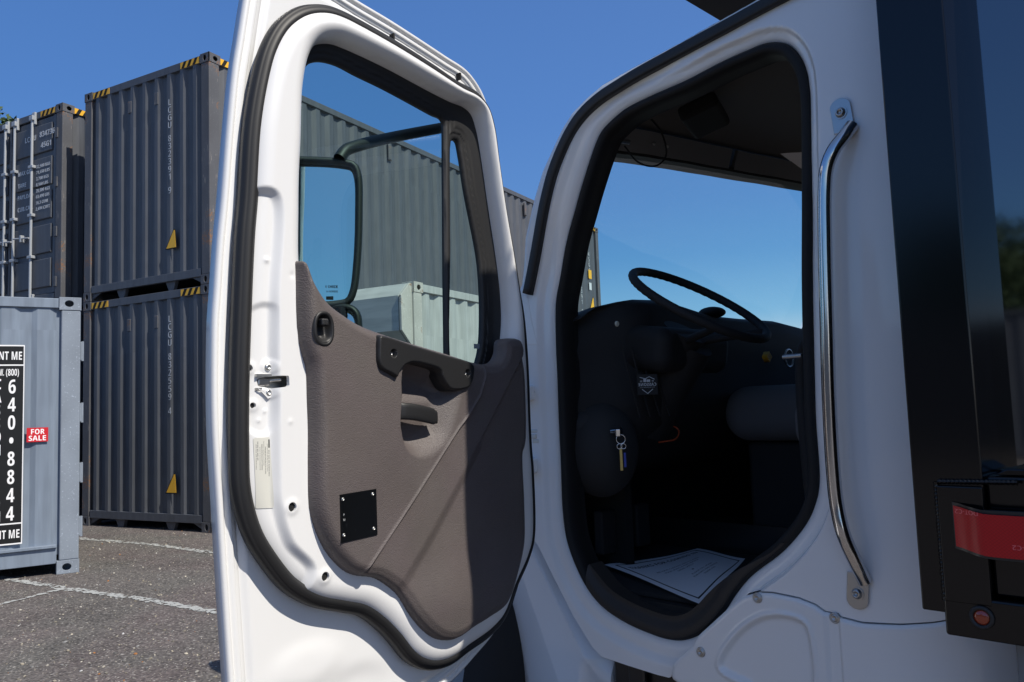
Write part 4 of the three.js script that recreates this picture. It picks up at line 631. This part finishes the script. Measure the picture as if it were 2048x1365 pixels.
  { const n = 150, m = 12, P = [], I = []; for (let i = 0; i < n; i++) { const t = i / n * 2 * Math.PI; for (let k = 0; k < m; k++) { const q = k / m * 2 * Math.PI, r = .0145 * (1 + .055 * Math.sin(t * 50) * (Math.sin(q) < .3 ? 1 : .2)), R = .236 + r * Math.cos(q); P.push(R * Math.cos(t), r * Math.sin(q), R * Math.sin(t)); } } for (let i = 0; i < n; i++) for (let k = 0; k < m; k++) { const a2 = i * m + k, b2 = i * m + (k + 1) % m, c2 = ((i + 1) % n) * m + k, d2 = ((i + 1) % n) * m + (k + 1) % m; I.push(a2, b2, c2, b2, d2, c2); } const g = new THREE.BufferGeometry(); g.setAttribute('position', new THREE.Float32BufferAttribute(P, 3)); g.setIndex(I); g.computeVertexNormals(); put('rim', g, M.cabin, sw); }
  put('hub', new THREE.CylinderGeometry(.075, .06, .05, 24).translate(0, -.13, 0), M.cabin, sw);
  for (const t of [.7, -.7]) put('spoke', rod([.05 * Math.cos(t), -.12, .05 * Math.sin(t)], [.225 * Math.cos(t), -.004, .225 * Math.sin(t)], .014, .011), M.cabin, sw);
  // seats, pedals, inner grab tube
  const seat = (name, x, z, lab) => { const s = group(name, truck, lab); put('cushion', new RoundedBoxGeometry(.48, .16, .50, 5, .06).translate(x, 1.24, z), M.seat, s); put('backrest', new RoundedBoxGeometry(.13, .62, .48, 5, .05).rotateZ(-.14).translate(x + .22, 1.56, z), M.seat, s); put('seat_base', B(x - .18, x + .18, .76, 1.16, z - .2, z + .2, .02), M.cabin, s); };
  seat('driver_seat', .90 - .10, -.48, 'dark driver seat'); 
  { const s = group('passenger_seat', truck, 'dark grey passenger seat across the cab'); put('cushion', new RoundedBoxGeometry(.50, .20, .62, 5, .09).translate(.28, 1.262, -1.05), M.seat, s); put('backrest', new RoundedBoxGeometry(.14, .6, .56, 5, .06).rotateZ(-.14).translate(.84, 1.60, -1.2), M.seat, s); put('seat_base', B(.10, .5, .76, 1.16, -1.28, -.82, .02), M.cabin, s); }
  put('inner_grab_tube', tube([[.70, 1.47, -.12], [.66, 1.44, -.15], [.645, 1.38, -.16], [.645, 1.15, -.16], [.66, 1.02, -.15], [.70, .98, -.12]], .018, 12, false, 40), M.cabin, truck);
  put('latch_striker', rod([.645, 1.418, -.06], [.70, 1.418, -.05], .006), M.steel, truck);
  put('pedal', [B(-.20, -.16, .80, .95, -.36, -.28, .01), B(-.20, -.16, .80, .95, -.56, -.48, .01)], M.cabin, truck);

  // ---- lower fairing with its screws
  const FL = [[1.16, .835], [1.008, .823], ...T.seam.slice(1), [.296, .56], [.33, .545], [.36, .30], [1.16, .30]], fF = polyField(FL, .006, .1), fE = field(T.emboss, .01, .006);
  const fairH = (x, y) => { const e = -fF.at(x, y); let h = .006 + .012 * round4(e / .014) - .010 * smooth(-fE.at(x, y), -.004, .012) + .005 * Math.exp(-((fE.at(x, y) / .008) ** 2)); h -= .006 * smooth(x, .742, .748) - .006 * smooth(x, .775, .781); h -= 1.4 * Math.max(0, x - .86) ** 2; h -= .10 * Math.max(0, .7 - y) ** 2; return h; };
  put('lower_fairing', sheet([fF.box[0] - .01, fF.box[1] + .01, fF.box[2] - .01, fF.box[3] + .01], .006, (x, y) => fF.at(x, y) + .003, fairH, .05), M.white, truck, 'white lower fairing below the door opening');
  for (const [x, y] of T.fairscrews) { put('fairing_screw', head(x, y, fairH(x, y) + .001, .0105, .005), M.steel, truck); put('screw_washer', new THREE.TorusGeometry(.0105, .0028, 8, 24).translate(x, y, fairH(x, y) + .001), M.steel, truck); }
  // ---- grab handle
  const gh = group('grab_handle', truck, 'polished steel grab handle beside the door opening');
  const hp = T.handle.map((p, i, q) => [p[0], p[1], i < 1 ? .014 : i === 1 ? .034 : i < 3 ? .05 : i > q.length - 2 ? .014 : i > q.length - 3 ? .036 : .055]);
  put('tube', tube(hp, .0162, 20, false, 160), M.chrome, gh);
  for (const [i, [x, y]] of T.brk.entries()) {
    const dn = i ? 1 : -1, z0 = sideH(x, y), o = []; for (let k = 0; k <= 12; k++) { const t = Math.PI * k / 12; o.push([x + .025 * Math.cos(t), y - dn * (.014 + .022 * Math.sin(t)) ]); } o.push([x - .025 + .006, y + dn * .048], [x + .025 + .006, y + dn * .048]);
    put('bracket', slab(dn > 0 ? o.slice().reverse() : o, .005, .0015).translate(0, 0, z0 + .002), M.steel, gh); put('bolt', head(x + .001, y, z0 + .008, .0125, .009), M.steel, gh); put('washer', new THREE.CylinderGeometry(.0155, .0155, .003, 24).rotateX(Math.PI / 2).translate(x + .001, y, z0 + .0075), M.steel, gh);
  }
  // ---- hood flank / fender behind the door, front wheel, step
  const fFe = polyField(T.fender, .006, .1), fc = T.fcrease, side = (p, q, x, y) => ((q[0] - p[0]) * (y - p[1]) - (q[1] - p[1]) * (x - p[0])) / Math.hypot(q[0] - p[0], q[1] - p[1]);
  const fendH = (x, y) => { const s1 = side(fc[1], fc[2], x, y), s2 = side(fc[4], fc[5], x, y), s3 = side(fc[6], fc[7], x, y); let h = -.055; h -= .8 * Math.max(0, s1) * smooth(y, .45, .54); h -= .20 * Math.max(0, -s2) + .22 * Math.max(0, -s3); h -= .35 * Math.max(0, .53 - y) * smooth(x, -.10, -.05); return h; };
  put('hood_flank', sheet([fFe.box[0] - .01, fFe.box[1] + .01, fFe.box[2] - .01, fFe.box[3] + .01], .007, (x, y) => fFe.at(x, y), fendH, .04), M.white, truck, 'faceted white hood flank in front of the sill');
  put('hood', slab([[-.66, .70], [-.60, .70], [-.60, 1.40], [-.66, 1.50], [-1.05, 1.46], [-1.62, 1.36], [-1.80, 1.22], [-1.84, .62], [-1.42, .62], [-1.30, .90], [-1.10, 1.03], [-.86, 1.06], [-.72, .98]].reverse(), 1.66, .05).translate(0, 0, -1.86), M.white, truck, 'white hood ahead of the windscreen');
  put('wheel_arch_liner', B(-1.45, -.12, .20, 1.1, -.40, -.36), M.black, truck);
  const wheel = group('front_wheel', truck); wheel.position.set(-.86, .47, -.12); wheel.rotation.x = Math.PI / 2;
  put('tyre', new THREE.LatheGeometry([[.30, -.13], [.40, -.14], [.46, -.125], [.485, -.09], [.49, 0], [.485, .09], [.46, .125], [.40, .14], [.30, .13]].map(p => new THREE.Vector2(p[0], p[1])), 64), M.tyre, wheel);
  put('rim', new THREE.LatheGeometry([[.02, .02], [.12, .03], [.2, -.02], [.28, .04], [.30, .12]].map(p => new THREE.Vector2(p[0], p[1])), 48), M.zincPaint, wheel);
  put('step_box', [B(.02, .34, .34, .56, -.5, -.075, .02)], M.blackPaint, truck); put('step_bracket', B(.10, .16, .34, .60, -.07, -.05, .008), M.blackPaint, truck);
  put('chassis_rail', B(-1.4, 5.6, .62, .86, -.95, -.80), M.blackPaint, truck);

  // ---- black body behind the cab
  const BZ = .27, BT = 3.20, ST = 2.45, body = group('dump_body', truck, 'glossy black body behind the cab');
  put('corner_post', B(1.053, 1.174, .906, BT, .02, BZ, .004), M.postBlack, body);
  put('side_panel', B(1.10, 4.6, 1.16, ST, .12, .15), M.gloss, body);
  put('front_bulkhead', B(1.10, 1.14, .95, BT, -2.25, .02), M.blackPaint, body);
  put('far_panel', B(1.14, 4.6, .95, ST, -2.27, -2.24), M.gloss, body);
  put('bed_floor', B(1.14, 4.6, .94, 1.02, -2.24, .11), M.blackPaint, body);
  put('cab_shield', B(-.02, 1.10, 2.88, 2.94, -2.25, -.10, .008), M.rubberDull, body, 'black cab shield plate reaching over the roof');
  put('sill_beam', B(1.175, 4.6, .945, 1.158, .05, BZ - .012, .006), M.postBlack, body);
  put('beam_end_cap', B(1.098, 1.175, .93, 1.140, BZ + .001, BZ + .010, .003), M.postBlack, body);
  put('sill_gusset', slab([[1.19, 1.16], [1.50, 1.16], [1.50, 1.170], [1.21, 1.172]], .10, .003).translate(0, 0, .155), M.postBlack, body);
  put('weld_bead', [[[1.096, .93], [1.096, 1.146]], [[1.10, 1.147], [1.23, 1.150]]].map(([q, r]) => { const n = 90, g = new THREE.CylinderGeometry(.0045, .0045, Math.hypot(r[0] - q[0], r[1] - q[1]), 8, n), ps = g.attributes.position; for (let i = 0; i < ps.count; i++) { const k = 1 + .22 * Math.sin(ps.getY(i) * 900) + .3 * (n500(ps.getY(i) * 3, .3) - .5); ps.setX(i, ps.getX(i) * k); ps.setZ(i, ps.getZ(i) * k); } g.computeVertexNormals(); return g.rotateZ(Math.atan2(q[0] - r[0], r[1] - q[1])).translate((q[0] + r[0]) / 2, (q[1] + r[1]) / 2, BZ + .004); }), M.postBlack, body);
  put('lower_beam', B(1.094, 4.6, .868, .942, -.02, BZ + .008, .006), M.postBlack, body);
  const railZ = t => BZ + .013 + .022 * smooth(t, .0, .065);
  put('rub_rail', [grid((s, t) => { const k = clamp(t * 14), x = 1.124 + t * .8; return [x, 1.028 + .084 * s - .010 * k, railZ(t)]; }, 4, 60), B(1.13, 1.92, 1.03, 1.10, BZ + .0, BZ + .011, .004)], M.blackPaint, body);
  const tape = canvasTex(1024, 128, (g, W, H) => { g.fillStyle = '#c4151c'; g.fillRect(0, 0, W, H); g.strokeStyle = 'rgba(90,5,8,.30)'; g.lineWidth = 1; for (let x = -H; x < W; x += 9) { g.beginPath(); g.moveTo(x, 0); g.lineTo(x + H, H); g.stroke(); g.beginPath(); g.moveTo(x + H, 0); g.lineTo(x, H); g.stroke(); } g.fillStyle = 'rgba(240,150,150,.85)'; g.font = '17px sans-serif'; for (const [x, y] of [[30, 22], [150, 104]]) { g.save(); g.translate(x, y); g.rotate(Math.PI); g.fillText('DOT-C2', -30, 10); g.restore(); } });
  { const g = grid((s, t) => { const k = clamp(t * 14), x = 1.127 + t * .796; return [x, 1.033 + .073 * s - .010 * k, railZ(t) + .005]; }, 4, 60), q = g.attributes.position, u = new Float32Array(q.count * 2); for (let i = 0; i < q.count; i++) { u[2 * i] = (q.getX(i) - 1.127) / .796; u[2 * i + 1] = (q.getY(i) - 1.024) / .084; } g.setAttribute('uv', new THREE.BufferAttribute(u, 2)); put('reflector_tape', g, S(1, 1, 1, { map: tape, roughness: .3, side: THREE.DoubleSide }), body, 'red reflective tape strip'); }
  put('marker_lamp', new THREE.SphereGeometry(.015, 20, 8, 0, 6.283, 0, 1.2).rotateX(Math.PI / 2).scale(1, 1, .5).translate(1.157, .909, BZ + .006), PH(.32, .035, .008, { roughness: .15, clearcoat: 1 }), body, 'small amber marker lamp');
  put('lamp_bezel', new THREE.TorusGeometry(.017, .004, 8, 28).translate(1.157, .909, BZ + .010), M.rubber, body);
  put('grey_bracket', B(1.185, 1.45, .70, .866, -.02, .20, .006), S(.20, .21, .22), body);
  put('rear_chassis_box', B(1.18, 4.6, .30, .69, -.5, .10), M.black, body);
}
// ---------------------------------------------------------------- small things lying in the cab
{
  truck.updateMatrixWorld(true); const toW = (x, y, z) => truck.localToWorld(V3(x, y, z));
  const paper = top('paper_floor_mat', 'printed white paper mat lying on the dark cab floor', 'paper mat');
  paper.position.copy(toW(.0, .753, -.5)); paper.rotation.y = -Math.PI / 4;
  const Q = [T.paper[0], T.paper[2], T.paper[3], T.paper[5]].map(p => V3(p[0], 0, p[2] + .5));   // four corners
  const tex = canvasTex(1024, 1024, (g, W, H) => { g.fillStyle = '#eef0f4'; g.fillRect(0, 0, W, H); g.strokeStyle = '#15171c'; g.lineWidth = 16; g.strokeRect(70, 70, W - 140, H - 140); g.fillStyle = '#15171c'; g.textAlign = 'center'; g.font = 'bold 84px sans-serif'; g.fillText('THANKS FOR COMING IN', W / 2, 220, 800); g.font = '36px sans-serif'; ['WE HAVE CHECKED AND CLEANED', 'YOUR VEHICLE FOR SERVICE', 'DRIVE SAFELY'].forEach((s, i) => g.fillText(s, W / 2, 400 + i * 52)); g.beginPath(); g.arc(W / 2, 590, 12, 0, 7); g.fill(); ['PLEASE CALL AGAIN', 'FOR PARTS AND SERVICE', 'THANK YOU'].forEach((s, i) => g.fillText(s, W / 2 + 60, 680 + i * 52)); });
  const n = 24, P = [], U = [], I = []; for (let j = 0; j <= n; j++) for (let i = 0; i <= n; i++) { const s = i / n, t = j / n, a = Q[0].clone().lerp(Q[1], s), b = Q[3].clone().lerp(Q[2], s), p = a.lerp(b, t); p.y = .002 + .012 * (1 - smooth(s, 0, .25)) * (1 - t) + .006 * (1 + Math.sin(s * 7 + t * 5)) * .5; P.push(p.x, p.y, p.z); U.push(s, 1 - t); } for (let j = 0; j < n; j++) for (let i = 0; i < n; i++) { const q = j * (n + 1) + i; I.push(q, q + 1, q + n + 1, q + 1, q + n + 2, q + n + 1); }
  const g = new THREE.BufferGeometry(); g.setAttribute('position', new THREE.Float32BufferAttribute(P, 3)); g.setAttribute('uv', new THREE.Float32BufferAttribute(U, 2)); g.setIndex(I); g.computeVertexNormals();
  put('sheet', g, S(1, 1, 1, { map: tex, roughness: .9, side: THREE.DoubleSide }), paper);
  const keys = top('key_ring', 'bunch of keys with yellow and blue tags hanging from the ignition', 'keys'); keys.position.copy(toW(.042, 1.222, -.125)); keys.rotation.y = 0;
  put('lock_barrel', [rod([-.012, .006, -.012], [.012, .008, .012], .011), B(-.006, .010, -.010, .014, .006, .02, .003)], M.chrome, keys);
  put('ring', new THREE.TorusGeometry(.014, .0017, 8, 28).translate(.010, -.018, .016), M.chrome, keys);
  put('chain', [new THREE.TorusGeometry(.008, .0015, 8, 18).translate(.005, -.040, .017), new THREE.TorusGeometry(.008, .0015, 8, 18).translate(.017, -.040, .017)], M.chrome, keys);
  put('yellow_tag', B(.004, .013, -.115, -.045, .014, .018, .001), M.brass, keys); put('blue_tag', B(.017, .024, -.105, -.060, .012, .016, .001), M.blue, keys);
}
renderer.render(scene, camera);
